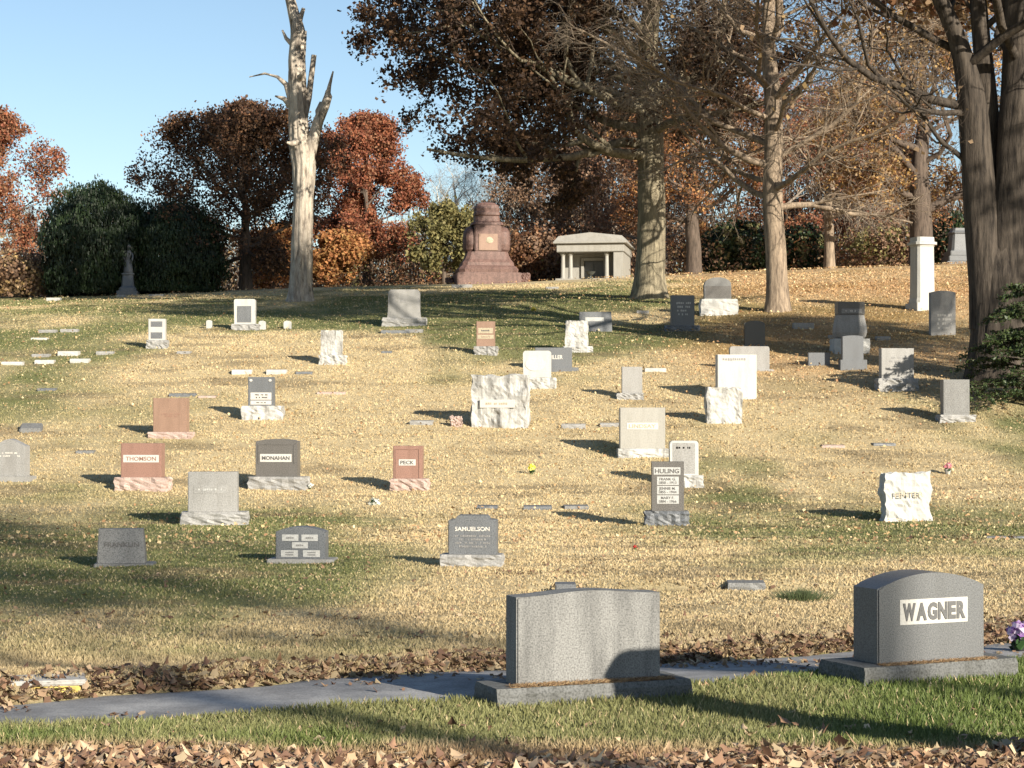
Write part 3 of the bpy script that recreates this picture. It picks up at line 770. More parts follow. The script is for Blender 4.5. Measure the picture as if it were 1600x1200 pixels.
for sg in (-1, 1):
    o = link('side_scroll', loft('scroll', [(8 * s, 48.2 * s), (10.5 * s, 52 * s), (11.5 * s, 60 * s), (11.5 * s, 72 * s), (10.5 * s, 80 * s), (7.5 * s, 86 * s), (3 * s, 88.5 * s)], 18, 0.1, 1.5), M['redsand'], u)
    o.location = (sg * 25.5 * s, 0, 0)
link('entablature', loft('ent', [(25 * s, 90.1 * s), (24 * s, 94 * s), (19.5 * s, 96 * s), (19 * s, 104 * s)], 32, 0.8, 0.85), M['redsand'], u)
link('dome', loft('dome', [(18 * s, 104.1 * s), (20 * s, 106 * s), (20 * s, 110 * s), (18.8 * s, 112 * s), (19.5 * s, 116 * s), (18 * s, 121 * s), (13 * s, 125 * s), (5 * s, 127 * s)], 28, 0.35, 0.9), M['redsand'], u)
for (x0, x1, h_, lb) in ((-64, -53, 10, 'low dark red side stone left of the sandstone monument'), (53, 68, 14, 'low dark red side stone right of the sandstone monument')):
    q = at(760 + (x0 + x1) / 2, 116.0)
    uu = thing('side_stone', lb, 'grave marker', q, 0, 'low red stones beside the sandstone monument')
    link('block', rough_mesh('block', (x1 - x0) * s, h_ * s, 0.9, 0.08, x1 + 100, zlow=-0.4), M['redsand'], uu)

# ------------------------------------------------------------------ mausoleum
p = at(922, 120.0); s = p[1] / FPX
u = thing('mausoleum', 'small grey stone mausoleum with columns and a low-pitched roof', 'mausoleum', p, R(-9))
mm = M['pale']
D0 = 1.7; D1 = 5.2          # porch depth, building depth
H1 = 43 * s; H2 = 56 * s
link('floor_slab', box_mesh('floor', -54 * s, 54 * s, -0.25, D1, -0.6, 1.2 * s, 0.02), mm, u)
for (a, b) in ((-51, -20), (22, 51)):
    link('front_wall', box_mesh('wall', a * s, b * s, D0, D0 + 0.35, 1.25 * s, H1, 0.01), mm, u)
link('door_head', box_mesh('head', -20 * s + 0.002, 22 * s - 0.002, D0, D0 + 0.35, 37 * s, H1, 0.01), mm, u)
for sx in (-51, 45): link('side_wall', box_mesh('wall', sx * s, (sx + 6) * s, D0 + 0.352, D1 - 0.3, 1.25 * s, H1, 0.01), mm, u)
link('back_wall', box_mesh('wall', -51 * s, 51 * s, D1 - 0.298, D1, 1.25 * s, H1, 0.01), mm, u)
link('corner_pier', box_mesh('pier', 36 * s, 51.5 * s, 0.1, D0 - 0.003, 1.25 * s, H1, 0.03), mm, u)
for cx in (-44, -32, 25):
    c_ = link('column', loft('column', [(4.6 * s, 1.3 * s), (4.6 * s, 3 * s), (3.6 * s, 4 * s), (3.4 * s, 20 * s), (3.0 * s, 37 * s), (4.2 * s, 39 * s), (4.8 * s, 40 * s), (4.8 * s, 42.8 * s)], 16), mm, u)
    c_.location = (cx * s, 0.45, 0)
link('entablature', box_mesh('ent', -53 * s, 53 * s, -0.02, D1 + 0.05, H1 + 0.003, H2, 0.03), mm, u)
link('cornice', box_mesh('cornice', -58 * s, 58 * s, -0.25, D1 + 0.25, H2 + 0.003, H2 + 3 * s, 0.02), mm, u)
bm = bmesh.new()
zr = H2 + 3 * s + 0.003
A = [(-57 * s, -0.22, zr), (57 * s, -0.22, zr), (57 * s, D1 + 0.22, zr), (-57 * s, D1 + 0.22, zr)]
B = [(-50 * s, 0.05, zr + 9 * s), (0, 0.02, zr + 14.5 * s), (50 * s, 0.05, zr + 9 * s), (50 * s, D1, zr + 9 * s), (0, D1, zr + 14.5 * s), (-50 * s, D1, zr + 9 * s)]
va = [bm.verts.new(c) for c in A]; vb = [bm.verts.new(c) for c in B]
for f in ((va[0], va[1], vb[2], vb[1], vb[0]), (va[1], va[2], vb[3], vb[2]), (va[2], va[3], vb[5], vb[4], vb[3]), (va[3], va[0], vb[0], vb[5]), (vb[0], vb[1], vb[4], vb[5]), (vb[1], vb[2], vb[3], vb[4]), (va[3], va[2], va[1], va[0])):
    bm.faces.new(f)
link('roof', bm_mesh('roof', bm), mm, u)
fr = link('door_frame', box_mesh('frame', -19 * s, -14.5 * s, D0 - 0.14, D0 + 0.1, 1.3 * s, 36.5 * s, 0.01), mm, u)
fr = link('door_frame', box_mesh('frame', 17 * s, 21 * s, D0 - 0.14, D0 + 0.1, 1.3 * s, 36.5 * s, 0.01), mm, u)
fr = link('door_frame', box_mesh('frame', -14.4 * s, 16.9 * s, D0 - 0.14, D0 + 0.1, 32 * s, 36.5 * s, 0.01), mm, u)
dr = link('door', box_mesh('door', -14.4 * s, 16.9 * s, D0 + 0.12, D0 + 0.2, 1.3 * s, 31.9 * s, 0.005), M['slate'], u)
for (a, b) in ((-13, 0.5), (2, 15.5)):
    lf = link('door_leaf', box_mesh('leaf', a * s, b * s, D0 + 0.07, D0 + 0.118, 3 * s, 30 * s, 0.01), M['slate'], dr)
q = P(922, 439.5)
uu = thing('urn', 'dark urn standing before the mausoleum door', 'urn', (p[0], p[1] - 0.6, float(H(p[0], p[1] - 0.6))))
link('bowl', loft('bowl', [(0.18, 0), (0.16, 0.05), (0.07, 0.1), (0.07, 0.2), (0.2, 0.3), (0.3, 0.42), (0.33, 0.46)], 16), M['bronze'], uu)

# ------------------------------------------------------------------ statue before the yews
p = P(200, 461); s = p[1] / FPX
u = thing('statue', 'grey statue of a robed figure on a stepped pedestal before the dark yews', 'statue', p, R(5))
link('step', box_mesh('step', -16 * s, 16 * s, -16 * s, 16 * s, -0.3, 6 * s, 0.02), M['slate'], u)
link('pedestal', loft('ped', [(13 * s, 6.1 * s), (13 * s, 10 * s), (9.5 * s, 14 * s), (8 * s, 30 * s), (9.5 * s, 32 * s), (9.5 * s, 34 * s)], 24, 1.0), M['slate'], u)
bm = bmesh.new()
rings = [(7.2, 34.1, 0), (7.0, 38, 0.2), (6.2, 46, 0), (5.2, 53, -0.3), (4.4, 57, -0.2), (5.4, 62, 0.2), (6.0, 66, 0.3), (4.6, 68.6, 0.4), (1.9, 70, 0.5), (1.8, 71.2, 0.7), (2.6, 73, 1.0), (3.0, 75.5, 1.2), (2.6, 78, 1.2), (1.2, 79.6, 1.1)]
prev = None; seg = 14
for (r_, z, ox) in rings:
    vs = []
    for q in range(seg):
        a_ = 2 * math.pi * q / seg; fold = 1 + (0.10 * math.sin(a_ * 5 + z * 0.05) if z < 56 else 0)
        vs.append(bm.verts.new(((r_ * fold * math.cos(a_) + ox) * s, r_ * fold * 0.78 * math.sin(a_) * s, z * s)))
    if prev:
        for q in range(seg): bm.faces.new([prev[q], prev[(q + 1) % seg], vs[(q + 1) % seg], vs[q]])
    else: bm.faces.new(vs[::-1])
    prev = vs
bm.faces.new(prev)
def limb_bm(bm, pts, rad, seg=7):
    prev = None
    for (c, r_) in zip(pts, rad):
        vs = [bm.verts.new((c[0] + r_ * math.cos(2 * math.pi * q / seg), c[1] + r_ * math.sin(2 * math.pi * q / seg), c[2])) for q in range(seg)]
        if prev:
            for q in range(seg): bm.faces.new([prev[q], prev[(q + 1) % seg], vs[(q + 1) % seg], vs[q]])
        else: bm.faces.new(vs[::-1])
        prev = vs
    bm.faces.new(prev)
limb_bm(bm, [(-5.4 * s, 0, 66 * s), (-6.8 * s, -1 * s, 60 * s), (-5.5 * s, -4 * s, 55 * s), (-1 * s, -5 * s, 57 * s)], [1.7 * s, 1.6 * s, 1.4 * s, 1.0 * s])
limb_bm(bm, [(5.8 * s, 0, 66 * s), (7.2 * s, -1 * s, 60 * s), (6.4 * s, -3 * s, 54 * s), (4.5 * s, -5 * s, 50 * s)], [1.7 * s, 1.6 * s, 1.4 * s, 1.0 * s])
link('robed_figure', bm_mesh('figure', bm, True), M['slate'], u)

# ------------------------------------------------------------------ flat and low markers
FM = [(72, 94, 464, 470, 'white', 'bright white flush marker at far left before the tan brush'), (182, 196, 460, 465, 'light', 'pale flush marker left of the statue pedestal'),
      (232, 255, 459, 463, 'light', 'pale flush marker right of the statue before the yews'), (59, 87, 514, 520, 'light', 'left of two grey flush markers in one row, upper left'),
      (94, 121, 513, 519, 'light', 'right of two grey flush markers in one row, upper left'), (48, 73, 527, 531, 'white', 'thin white flush marker below the two grey ones, upper left'),
      (90, 122, 547, 556, 'white', 'thick white flush marker, largest of the upper left cluster'), (150, 177, 548, 554, 'light', 'grey flush marker at right end of the upper left cluster'),
      (49, 76, 552, 558, 'light', 'pale flush marker behind the thick white one at left'), (54, 84, 561, 569, 'white', 'white slab marker in the front row of the left cluster'),
      (109, 138, 559, 567, 'white', 'white slab marker, right one of the front row at left'), (2, 35, 564, 571, 'white', 'white slab marker near the left edge'),
      (276, 297, 548, 553, 'light', 'lone pale flush marker right of the left cluster'), (362, 393, 576, 585, 'white', 'left one of two white slabs above the dark panelled headstone'),
      (416, 447, 576, 585, 'white', 'right one of two white slabs above the dark panelled headstone'), (462, 488, 580, 585, 'slate', 'dark flush marker right of the two white slabs'),
      (58, 86, 606, 611, 'slate', 'dark flush marker alone in the sunny left field'), (264, 306, 614, 620, 'slate', 'dark flush marker above the reddish brown headstone'),
      (310, 337, 618, 622, 'redlt', 'thin reddish flush marker beside the dark one'), (640, 676, 656, 664, 'light', 'pale flush marker in the shadow of the big white marble stone'),
      (877, 915, 661, 670, 'light', 'grey slab marker left of the LINDSAY headstone'), (938, 968, 660, 667, 'light', 'grey slab marker touching the LINDSAY headstone'),
      (1008, 1041, 574, 581, 'white', 'white slab marker beside the slim pale headstone'), (595, 640, 515, 521, 'slate', 'dark flush marker before the broad grey headstone'),
      (633, 660, 513, 520, 'light', 'grey slab marker at the right foot of the broad grey headstone'), (745, 777, 790, 796, 'slate', 'dark flush marker, leftmost of three above the SAMUELSON stone'),
      (818, 862, 790, 797, 'slate', 'dark flush marker, middle of three left of the HULING stone'), (882, 920, 789, 797, 'grey', 'grey flush marker at the tip of the HULING shadow'),
      (1138, 1196, 908, 923, 'grey', 'grey block marker in the grass left of the WAGNER stone'), (1240, 1272, 502, 514, 'light', 'pale lumpy low stone right of the black headstone'),
      (1370, 1392, 524, 532, 'light', 'pale low stone right of the bulging white monument'), (1295, 1308, 522, 530, 'light', 'pale low stone left of the bulging white monument'),
      (1542, 1572, 838, 843, 'slate', 'dark flush marker near the right edge, left of two'), (1578, 1606, 838, 843, 'slate', 'dark flush marker cut by the right edge'),
      (995, 1014, 484, 490, 'light', 'pale low stone in the leaves left of the dark weathered headstone'), (853, 873, 447, 452, 'light', 'pale flush marker before the mausoleum'),
      (706, 738, 443, 450, 'light', 'pale low stone at the left foot of the sandstone monument'), (1365, 1400, 692, 697, 'slate', 'dark flush marker in the leaves right of the white marble stones'),
      (1285, 1320, 695, 700, 'redlt', 'reddish flush marker in the leaves, right field'), (596, 612, 548, 552, 'slate', 'thin dark flush marker right of the small white marble stone'),
      (118, 146, 704, 709, 'grey', 'grey flush marker above the shadow of the red headstone'), (1120, 1138, 606, 613, 'light', 'pale low stone at the left foot of the tall white headstone'),
      (495, 540, 612, 616, 'redlt', 'thin reddish flush marker left of the big white marble stone')]
for (x0, x1, yt, yb, mt, lb) in FM:
    p = P((x0 + x1) / 2, yb); s = p[1] / FPX; SEED[0] += 1
    hh = max(0.05, (yb - yt) * s * 0.8)
    u = thing('flat_marker', lb, 'grave marker', p, R(random.Random(x0).uniform(-4, 4)), 'low markers in the grass')
    link('slab', rough_mesh('slab', (x1 - x0) * s, hh, 0.32, 0.012, SEED[0], zlow=-0.15, cuts=4, top_rough=False), M[mt], u).rotation_euler = (R(3), 0, 0)
p = P(47, 676); s = p[1] / FPX
u = thing('slant_marker', 'low grey pillow-shaped marker in the grass above the pointed headstone', 'grave marker', p, R(6), 'low markers in the grass')
bm = bmesh.new(); w_ = 34 * s
box_bm(bm, -w_ / 2, w_ / 2, 0, 0.4, -0.15, 0.10); bm.verts.ensure_lookup_table()
for v in bm.verts:
    if v.co.z > 0.05 and v.co.y > 0.2: v.co.z = 0.26
bmesh.ops.bevel(bm, geom=bm.edges[:], offset=0.03, segments=2, affect='EDGES')
link('block', bm_mesh('block', bm), M['grey'], u)

# storm drain beside the lane
p = P(75, 1079); s = p[1] / FPX
u = thing('storm_drain', 'old concrete storm drain with yellow painted lip under leaves, lower left', 'drain', p, R(14))
link('lid', box_mesh('lid', -0.30, 0.30, 0.02, 0.42, 0.03, 0.075, 0.012), M['concrete'], u)
link('lip', box_mesh('lip', -0.27, 0.25, -0.01, 0.4, -0.15, 0.028, 0.01), M['yellow_paint'], u)

# ------------------------------------------------------------------ flowers
def blob_petals(c, r, n, pal, seed, sz):
    rn = np.random.default_rng(seed)
    d = rn.normal(size=(n, 3)); d /= np.linalg.norm(d, axis=1)[:, None]
    ctr = np.array(c) + d * r * rn.uniform(0.4, 1, (n, 1)) * np.array([1, 1, 0.8])
    return quads(ctr, d + rn.normal(scale=0.5, size=(n, 3)), sz * rn.uniform(0.7, 1.3, n), np.array(pal)[rn.integers(0, len(pal), n)], rn)

def quads(C, N, S, colr, rn, asp=1.0):
    N = N / np.maximum(np.linalg.norm(N, axis=1), 1e-6)[:, None]
    T = rn.normal(size=N.shape); T -= (T * N).sum(1)[:, None] * N; T /= np.maximum(np.linalg.norm(T, axis=1), 1e-6)[:, None]
    B = np.cross(N, T)
    S = S[:, None] * 0.5
    V = np.stack([C - T * S - B * S * asp * 0.55, C + T * S * 0.15 - B * S * asp, C + T * S, C + T * S * 0.1 + B * S * asp], 1).reshape(-1, 3)
    F = np.arange(len(V)).reshape(-1, 4)
    return V, F, np.repeat(colr, 4, 0)

def bouquet(px, py, label, r_px, h_px, pal, n=60, vase=None, seed=1):
    p = P(px, py); s = p[1] / FPX
    u = thing('flowers', label, 'flowers', p, 0)
    r = r_px * s; h = h_px * s
    V, F, C = blob_petals((0, 0, h), r, n, pal, seed, r * 0.6)
    link('blooms', fast_mesh('blooms', V, F, C), M['leaf'], u)
    V, F, C = blob_petals((0, 0, h * 0.5), r * 0.9, n // 2, [(0.05, 0.1, 0.03), (0.03, 0.07, 0.02)], seed + 1, r * 0.5)
    link('foliage', fast_mesh('foliage', V, F, C), M['leaf'], u)
    link('stems', loft('stems', [(0.02, -0.05), (0.015, h)], 6), M['stem'], u) if not vase else link('vase', loft('vase', [(0.05, -0.05), (0.05, 0.02), (0.07, h * 0.3), (0.075, h * 0.62)], 12), M[vase], u)
M['stem'] = plain('green_stem', (0.06, 0.1, 0.03))
bouquet(831, 741, 'bright yellow flowers in the grass left of the HULING headstone', 7, 11, [(0.85, 0.75, 0.08), (0.8, 0.8, 0.25)], seed=3)
bouquet(585, 788, 'white flowers lying in the grass below the PECK headstone', 10, 2, [(0.8, 0.8, 0.72), (0.7, 0.72, 0.6)], seed=4)
bouquet(993, 860, 'small red flower in the grass right of the SAMUELSON headstone', 4.5, 6, [(0.6, 0.03, 0.04), (0.7, 0.1, 0.08)], n=30, seed=5)
bouquet(1481, 741, 'pink flowers in a white vase right of the FENTER headstone', 7, 13, [(0.75, 0.25, 0.3), (0.7, 0.4, 0.42)], vase='white', seed=6)
bouquet(1592, 1022, 'purple and white bouquet at the right edge behind the WAGNER stone', 20, 36, [(0.45, 0.3, 0.55), (0.65, 0.55, 0.7), (0.3, 0.15, 0.4)], n=120, vase='black', seed=7)
bouquet(485, 764, 'small white flowers at the right foot of the MONAHAN headstone', 5, 6, [(0.8, 0.8, 0.75)], n=30, seed=8)
bouquet(833, 486, 'small yellow flowers alone in the shaded upper grass', 5, 3, [(0.85, 0.7, 0.12)], n=40, seed=9)

# ------------------------------------------------------------------ trees
def tubes(lines, sides):
    """lines: list of (pts list, radii list); returns V, F of tapering tubes"""
    by = {}
    for p, r in lines: by.setdefault(len(p), []).append((p, r))
    Vs, Fs, off = [], [], 0
    ang = np.arange(sides) * 2 * math.pi / sides
    for n, L in by.items():
        Pn = np.array([q[0] for q in L], float); Rn = np.array([q[1] for q in L], float)
        T = np.gradient(Pn, axis=1); T /= np.maximum(np.linalg.norm(T, axis=2, keepdims=True), 1e-9)
        ref = np.where(np.abs(T[:, :1, 2:3]) > 0.8, np.array([1.0, 0, 0]), np.array([0, 0, 1.0]))
        U = np.cross(T, np.broadcast_to(ref, T.shape)); U /= np.maximum(np.linalg.norm(U, axis=2, keepdims=True), 1e-9)
        Wv = np.cross(T, U)
        ring = Pn[:, :, None, :] + Rn[:, :, None, None] * (U[:, :, None, :] * np.cos(ang)[None, None, :, None] + Wv[:, :, None, :] * np.sin(ang)[None, None, :, None])
        m = len(L)
        Vs.append(ring.reshape(-1, 3))
        base = off + (np.arange(m) * n * sides)[:, None, None] + (np.arange(n - 1) * sides)[None, :, None] + np.arange(sides)[None, None, :]
        nxt = off + (np.arange(m) * n * sides)[:, None, None] + (np.arange(n - 1) * sides)[None, :, None] + ((np.arange(sides) + 1) % sides)[None, None, :]
        Fs.append(np.stack([base, nxt, nxt + sides, base + sides], -1).reshape(-1, 4))
        off += m * n * sides
    return np.concatenate(Vs), np.concatenate(Fs)

def trunk_tube(pts, rad, flare=0.7, seed=0, sides=22, sub=5, ridge=0.07):
    """one furrowed trunk with a flared foot"""
    pts = np.array(pts, float); rad = np.array(rad, float)
    t = np.concatenate([[0], np.cumsum(np.linalg.norm(np.diff(pts, axis=0), axis=1))])
    tt = np.unique(np.concatenate([np.linspace(0, min(1.6, t[-1]), 9), np.linspace(0, t[-1], len(pts) * sub)]))
    f = [pchip(t, pts[:, k]) for k in range(3)]; fr = pchip(t, rad)
    C = np.stack([g_(tt) for g_ in f], 1); Rr = fr(tt)
    a = np.arange(sides) * 2 * math.pi / sides
    A, T_ = np.meshgrid(a, tt)
    lob = 0.5 + 0.5 * np.sin(A * 5 + seed) * 0.7 + 0.3 * np.sin(A * 3 + seed * 2.1) * 0.5
    rr = Rr[:, None] * (1 + ridge * (fbm(A * 3.5 + seed, T_ * 0.5, seed, 3) - 0.5) * 2 + ridge * 0.8 * np.sin(A * 11 + np.sin(T_ * 0.7 + seed) * 1.5))
    rr = rr + rad[0] * flare * np.exp(-T_ / (0.55 * rad[0] / 0.6)) * (0.45 + 0.75 * lob)
    X = C[:, None, 0] + rr * np.cos(A); Y = C[:, None, 1] + rr * np.sin(A); Z = np.broadcast_to(C[:, None, 2], X.shape)
    V = np.stack([X, Y, Z], -1).reshape(-1, 3)
    n = len(tt)
    b = (np.arange(n - 1) * sides)[:, None] + np.arange(sides)[None]; nx_ = (np.arange(n - 1) * sides)[:, None] + ((np.arange(sides) + 1) % sides)[None]
    return V, np.stack([b, nx_, nx_ + sides, b + sides], -1).reshape(-1, 4)

def vnorm(v):
    l = math.sqrt(v[0] ** 2 + v[1] ** 2 + v[2] ** 2) or 1.0
    return (v[0] / l, v[1] / l, v[2] / l)

class Tree:
    def __init__(s, seed, cr, cz, ch, up=0.10, wander=0.22, droop=0.0, cx=0.0, cy=0.0):
        s.rn = random.Random(seed); s.cr, s.cz, s.ch = cr, cz, ch       # crown ellipsoid
        s.up, s.wander, s.droop, s.cx, s.cy = up, wander, droop, cx, cy
        s.limbs, s.twigs, s.anchors = [], [], []
    def reach(s, p, d):
        """distance to the crown's outline from p along d"""
        o = ((p[0] - s.cx) / s.cr, (p[1] - s.cy) / s.cr, (p[2] - s.cz) / s.ch); v = (d[0] / s.cr, d[1] / s.cr, d[2] / s.ch)
        A = v[0] ** 2 + v[1] ** 2 + v[2] ** 2; B = o[0] * v[0] + o[1] * v[1] + o[2] * v[2]; Cc = o[0] ** 2 + o[1] ** 2 + o[2] ** 2 - 1
        q = B * B - A * Cc
        if q <= 0: return 0.0
        return max((-B + math.sqrt(q)) / A, 0.0)
    def branch(s, p, d, L, r, lvl, maxl, kids, nseg):
        rn = s.rn; pts = [p]; rad = [r]; st = L / nseg; dirs = [d]
        for i in range(nseg):
            w = s.wander * (0.7 + 0.3 * lvl)
            up = s.up if lvl < 3 else s.up - s.droop
            d = vnorm((d[0] + rn.gauss(0, w), d[1] + rn.gauss(0, w), d[2] + rn.gauss(0, w * 0.8) + up))
            p = (p[0] + d[0] * st, p[1] + d[1] * st, p[2] + d[2] * st)
            pts.append(p); rad.append(max(r * (1 - 0.75 * (i + 1) / nseg), 0.004)); dirs.append(d)
        (s.limbs if lvl <= 2 else s.twigs).append((pts, rad))
        if lvl >= maxl - 1: s.anchors += pts[1:] if lvl == maxl else pts[2:]
        if lvl < maxl:
            n = kids[lvl]
            for j in range(n):
                t = (0.22 + 0.78 * (j + rn.random()) / n) * nseg
                k = min(int(t), nseg - 1); f = t - k
                q = tuple(pts[k][a] * (1 - f) + pts[k + 1][a] * f for a in range(3))
                dd = dirs[k + 1]
                e = vnorm((rn.gauss(0, 1), rn.gauss(0, 1), rn.gauss(0, 0.7)))
                sp = rn.uniform(0.6, 1.15)
                c = vnorm((dd[0] + e[0] * sp, dd[1] + e[1] * sp, dd[2] + e[2] * sp))
                rc = s.reach(q, c)
                L2 = min(L * rn.uniform(0.35, 0.62), rc * 0.95 + 0.25)
                if L2 < 0.15: continue
                s.branch(q, c, L2, max(rad[k] * rn.uniform(0.4, 0.6), 0.006), lvl + 1, maxl, kids, max(3, nseg - 1))
    def limb_set(s, trunk, n, h0, h1, r_frac, maxl, kids, az0=0.0, el=(10, 60)):
        """main limbs leaving the trunk polyline between heights h0 and h1"""
        rn = s.rn; tp = np.array([q[:3] for q in trunk[0]]); tr = np.array(trunk[1]); zz = tp[:, 2]
        for j in range(n):
            z = h0 + (h1 - h0) * (j + rn.random() * 0.8) / n
            p = tuple(float(np.interp(z, zz, tp[:, a])) for a in range(3)); r = float(np.interp(z, zz, tr)) * r_frac * rn.uniform(0.7, 1.1)
            az = az0 + j * 2.4 + rn.uniform(-0.5, 0.5); e = R(el[0] + (el[1] - el[0]) * (j + 0.5) / n + rn.uniform(-10, 10))
            d = (math.cos(az) * math.cos(e), math.sin(az) * math.cos(e), math.sin(e))
            L = s.reach(p, d) * rn.uniform(0.62, 1.06)
            if L > 0.5: s.branch(p, d, L, r, 1, maxl, kids, 7)

def leaves(anchors, n_per, spread, size, pal, seed, keep=None, jitter=0.25, clump=1.5):
    rn = np.random.default_rng(seed)
    A = np.array(anchors, float)
    if keep is not None: A = A[rn.random(len(A)) < keep]
    # bare gaps: whole clumps go missing
    g = fbm(A[:, 0] * clump + A[:, 2] * 0.4, A[:, 1] * clump + A[:, 2] * 0.7, seed, 2)
    A = A[g > 0.33]
    C = np.repeat(A, n_per, 0) + rn.normal(scale=spread, size=(len(A) * n_per, 3))
    N = rn.normal(size=C.shape); N[:, 2] += 0.5
    pal = np.array(pal, float)
    ci = np.repeat(rn.integers(0, len(pal), len(A)), n_per)
    sw = rn.random(len(ci)) < 0.3; ci[sw] = rn.integers(0, len(pal), sw.sum())
    col = pal[ci] * rn.uniform(1 - jitter, 1 + jitter, (len(ci), 1))
    return quads(C, N, size * rn.uniform(0.6, 1.35, len(C)), col, rn)

RED = [(0.27, 0.095, 0.055), (0.35, 0.13, 0.065), (0.21, 0.08, 0.05), (0.33, 0.17, 0.095)]
RUST = [(0.20, 0.10, 0.055), (0.27, 0.145, 0.075), (0.16, 0.08, 0.048)]
DKBR = [(0.085, 0.052, 0.034), (0.12, 0.07, 0.042), (0.15, 0.085, 0.045), (0.065, 0.042, 0.032)]
ORNG = [(0.40, 0.19, 0.075), (0.34, 0.15, 0.065), (0.38, 0.22, 0.085)]
TAN = [(0.34, 0.24, 0.14), (0.28, 0.19, 0.11), (0.38, 0.26, 0.12)]
GOLD = [(0.46, 0.29, 0.10), (0.40, 0.24, 0.09), (0.34, 0.21, 0.09)]
OLIV = [(0.22, 0.20, 0.08), (0.28, 0.24, 0.10), (0.17, 0.16, 0.07)]
YEW = [(0.012, 0.022, 0.009), (0.017, 0.030, 0.011), (0.024, 0.040, 0.014)]  # greens taken darker: the shade on the yews is put into the colour
BRNR = [(0.23, 0.15, 0.10), (0.28, 0.17, 0.10), (0.19, 0.12, 0.08)]

def finish(label, loc, tr, trunk, bark_m, twig_m, leaf=None, rz=0.0, group=None, flare=0.6, seed=0, name='tree', sides=20, trunk2=()):
    root = thing(name, label, 'tree', loc, rz, group)
    V, F = trunk_tube(trunk[0], trunk[1], flare, seed, sides)
    to = link('trunk', fast_mesh('trunk', V, F, smooth=True), M[bark_m], root)
    for tk in trunk2:
        V, F = trunk_tube(tk[0], tk[1], 0.0, seed + 3, 16); link('stem', fast_mesh('stem', V, F, smooth=True), M[bark_m], root)
    if tr.limbs:
        V, F = tubes(tr.limbs, 6); link('limbs', fast_mesh('limbs', V, F, smooth=True), M[bark_m], root)
    if tr.twigs:
        V, F = tubes(tr.twigs, 3); link('twigs', fast_mesh('twigs', V, F, smooth=True), M[twig_m], root)
    if leaf is not None:
        link('crown', fast_mesh('crown', *leaf), M['leaf'], root)
    return root

def copy_tree(root, loc, rz, sc, label):
    r = root.copy(); COL.objects.link(r); r.location = [float(v) for v in loc]; r.rotation_euler = (0, 0, rz); r.scale = sc; r['label'] = label
    for c in root.children:
        k = c.copy(); COL.objects.link(k); k.parent = r
    return r

def simple_tree(label, loc, seed, h, r, th, cr, nl, kids, maxl, bark_m, twig_m, leafspec=None, el=(5, 65), rz=0, group=None, lean=(0, 0), up=0.10, wander=0.2, droop=0.0, low=None, flare=0.6, top=0.86):
    rn = random.Random(seed + 5)
    low = th * 0.75 if low is None else low
    cz = (low + h) / 2; ch = (h - low) / 2 * 1.05
    tr = Tree(seed, cr, cz, ch, up, wander, droop, lean[0] * 0.5, lean[1] * 0.5)
    n = 7; pts = []; rad = []
    for i in range(n + 1):
        t = i / n
        pts.append((lean[0] * t + rn.gauss(0, 0.02 * h * t), lean[1] * t + rn.gauss(0, 0.02 * h * t), -0.3 + (h * top + 0.3) * t)); rad.append(r * (1 - 0.10 * min(t * h / max(th, 0.1), 1) - 0.78 * max(0, (t * h - th) / max(h - th, 0.1)) ** 0.8) + 0.02)
    tr.limb_set((pts, rad), nl, th * 0.8, h * top * 0.97, 0.55, maxl, kids, rn.random() * 6, el)
    lf = None
    if leafspec: lf = leaves(tr.anchors, leafspec['n'], leafspec['spread'], leafspec['size'], leafspec['pal'], seed + 9, leafspec.get('keep'))
    return finish(label, loc, tr, (pts, rad), bark_m, twig_m, lf, rz, group, flare, seed)

# --- dead snag (stands left of centre)
p = P(470, 471); s = p[1] / FPX
root = thing('dead_tree', 'tall bare dead tree trunk with broken limbs and peeling bark', 'tree', p)
rn = random.Random(4)
def sp(x, y, dy=0.0): return ((x - 470) * s, dy, (471 - y) * s)
def line(L): return ([sp(*q[:2], (q[3] if len(q) > 3 else 0.0)) for q in L], [q[2] * s for q in L])
tk = line([(470, 480, 16.5), (470, 440, 16), (472, 380, 15.5), (474, 310, 15), (475, 265, 16.5), (471, 235, 17), (467, 200, 14.5), (465, 150, 13), (463, 100, 12), (465, 55, 11), (457, 15, 8), (450, -12, 7)])
V, F = trunk_tube(*tk, flare=0.75, seed=11, sides=34, ridge=0.16)
to = link('trunk', fast_mesh('trunk', V, F, smooth=True), M['bark_dead'], root)
for L in ([(475, 262, 13), (488, 222, 10, -0.1), (497, 190, 8.5, -0.15), (508, 165, 7.5, -0.2), (513, 150, 6.5, -0.2), (512, 141, 3, -0.2)], [(511, 156, 5, -0.2), (515, 135, 3, -0.25), (521, 112, 1.2, -0.3)],
          [(500, 190, 6, -0.1), (498, 172, 6.5, 0.1), (501, 158, 3, 0.15)], [(474, 185, 6), (481, 150, 5.2, 0.2), (485, 115, 4.6, 0.3), (489, 83, 4.2, 0.3)],
          [(462, 165, 8), (453, 150, 6, 0.1), (446, 130, 4.5, 0.15), (432, 118, 2.6, 0.2), (412, 112, 1.9, 0.3), (387, 117, 0.9, 0.4)], [(455, 165, 6, 0.1), (443, 153, 4, 0.05), (429, 149, 1.2, 0)],
          [(466, 75, 7), (473, 58, 5.5, 0.1), (476, 46, 2.5, 0.1)], [(466, 55, 5), (468, 30, 4.5, -0.1), (474, 12, 3, -0.1)], [(458, 70, 5), (446, 58, 3, 0.1), (440, 45, 1.5, 0.1)],
          [(468, 125, 5, -0.2), (474, 117, 3.5, -0.6), (477, 113, 1.5, -0.7)], [(466, 222, 6, -0.3), (457, 228, 4, -0.8), (451, 226, 1.5, -0.9)]):
    pts, rad = line(L); V, F = tubes([(pts, rad)], 9)
    link('broken_limb', fast_mesh('limb', V, F, smooth=True), M['bark_dead'], root)

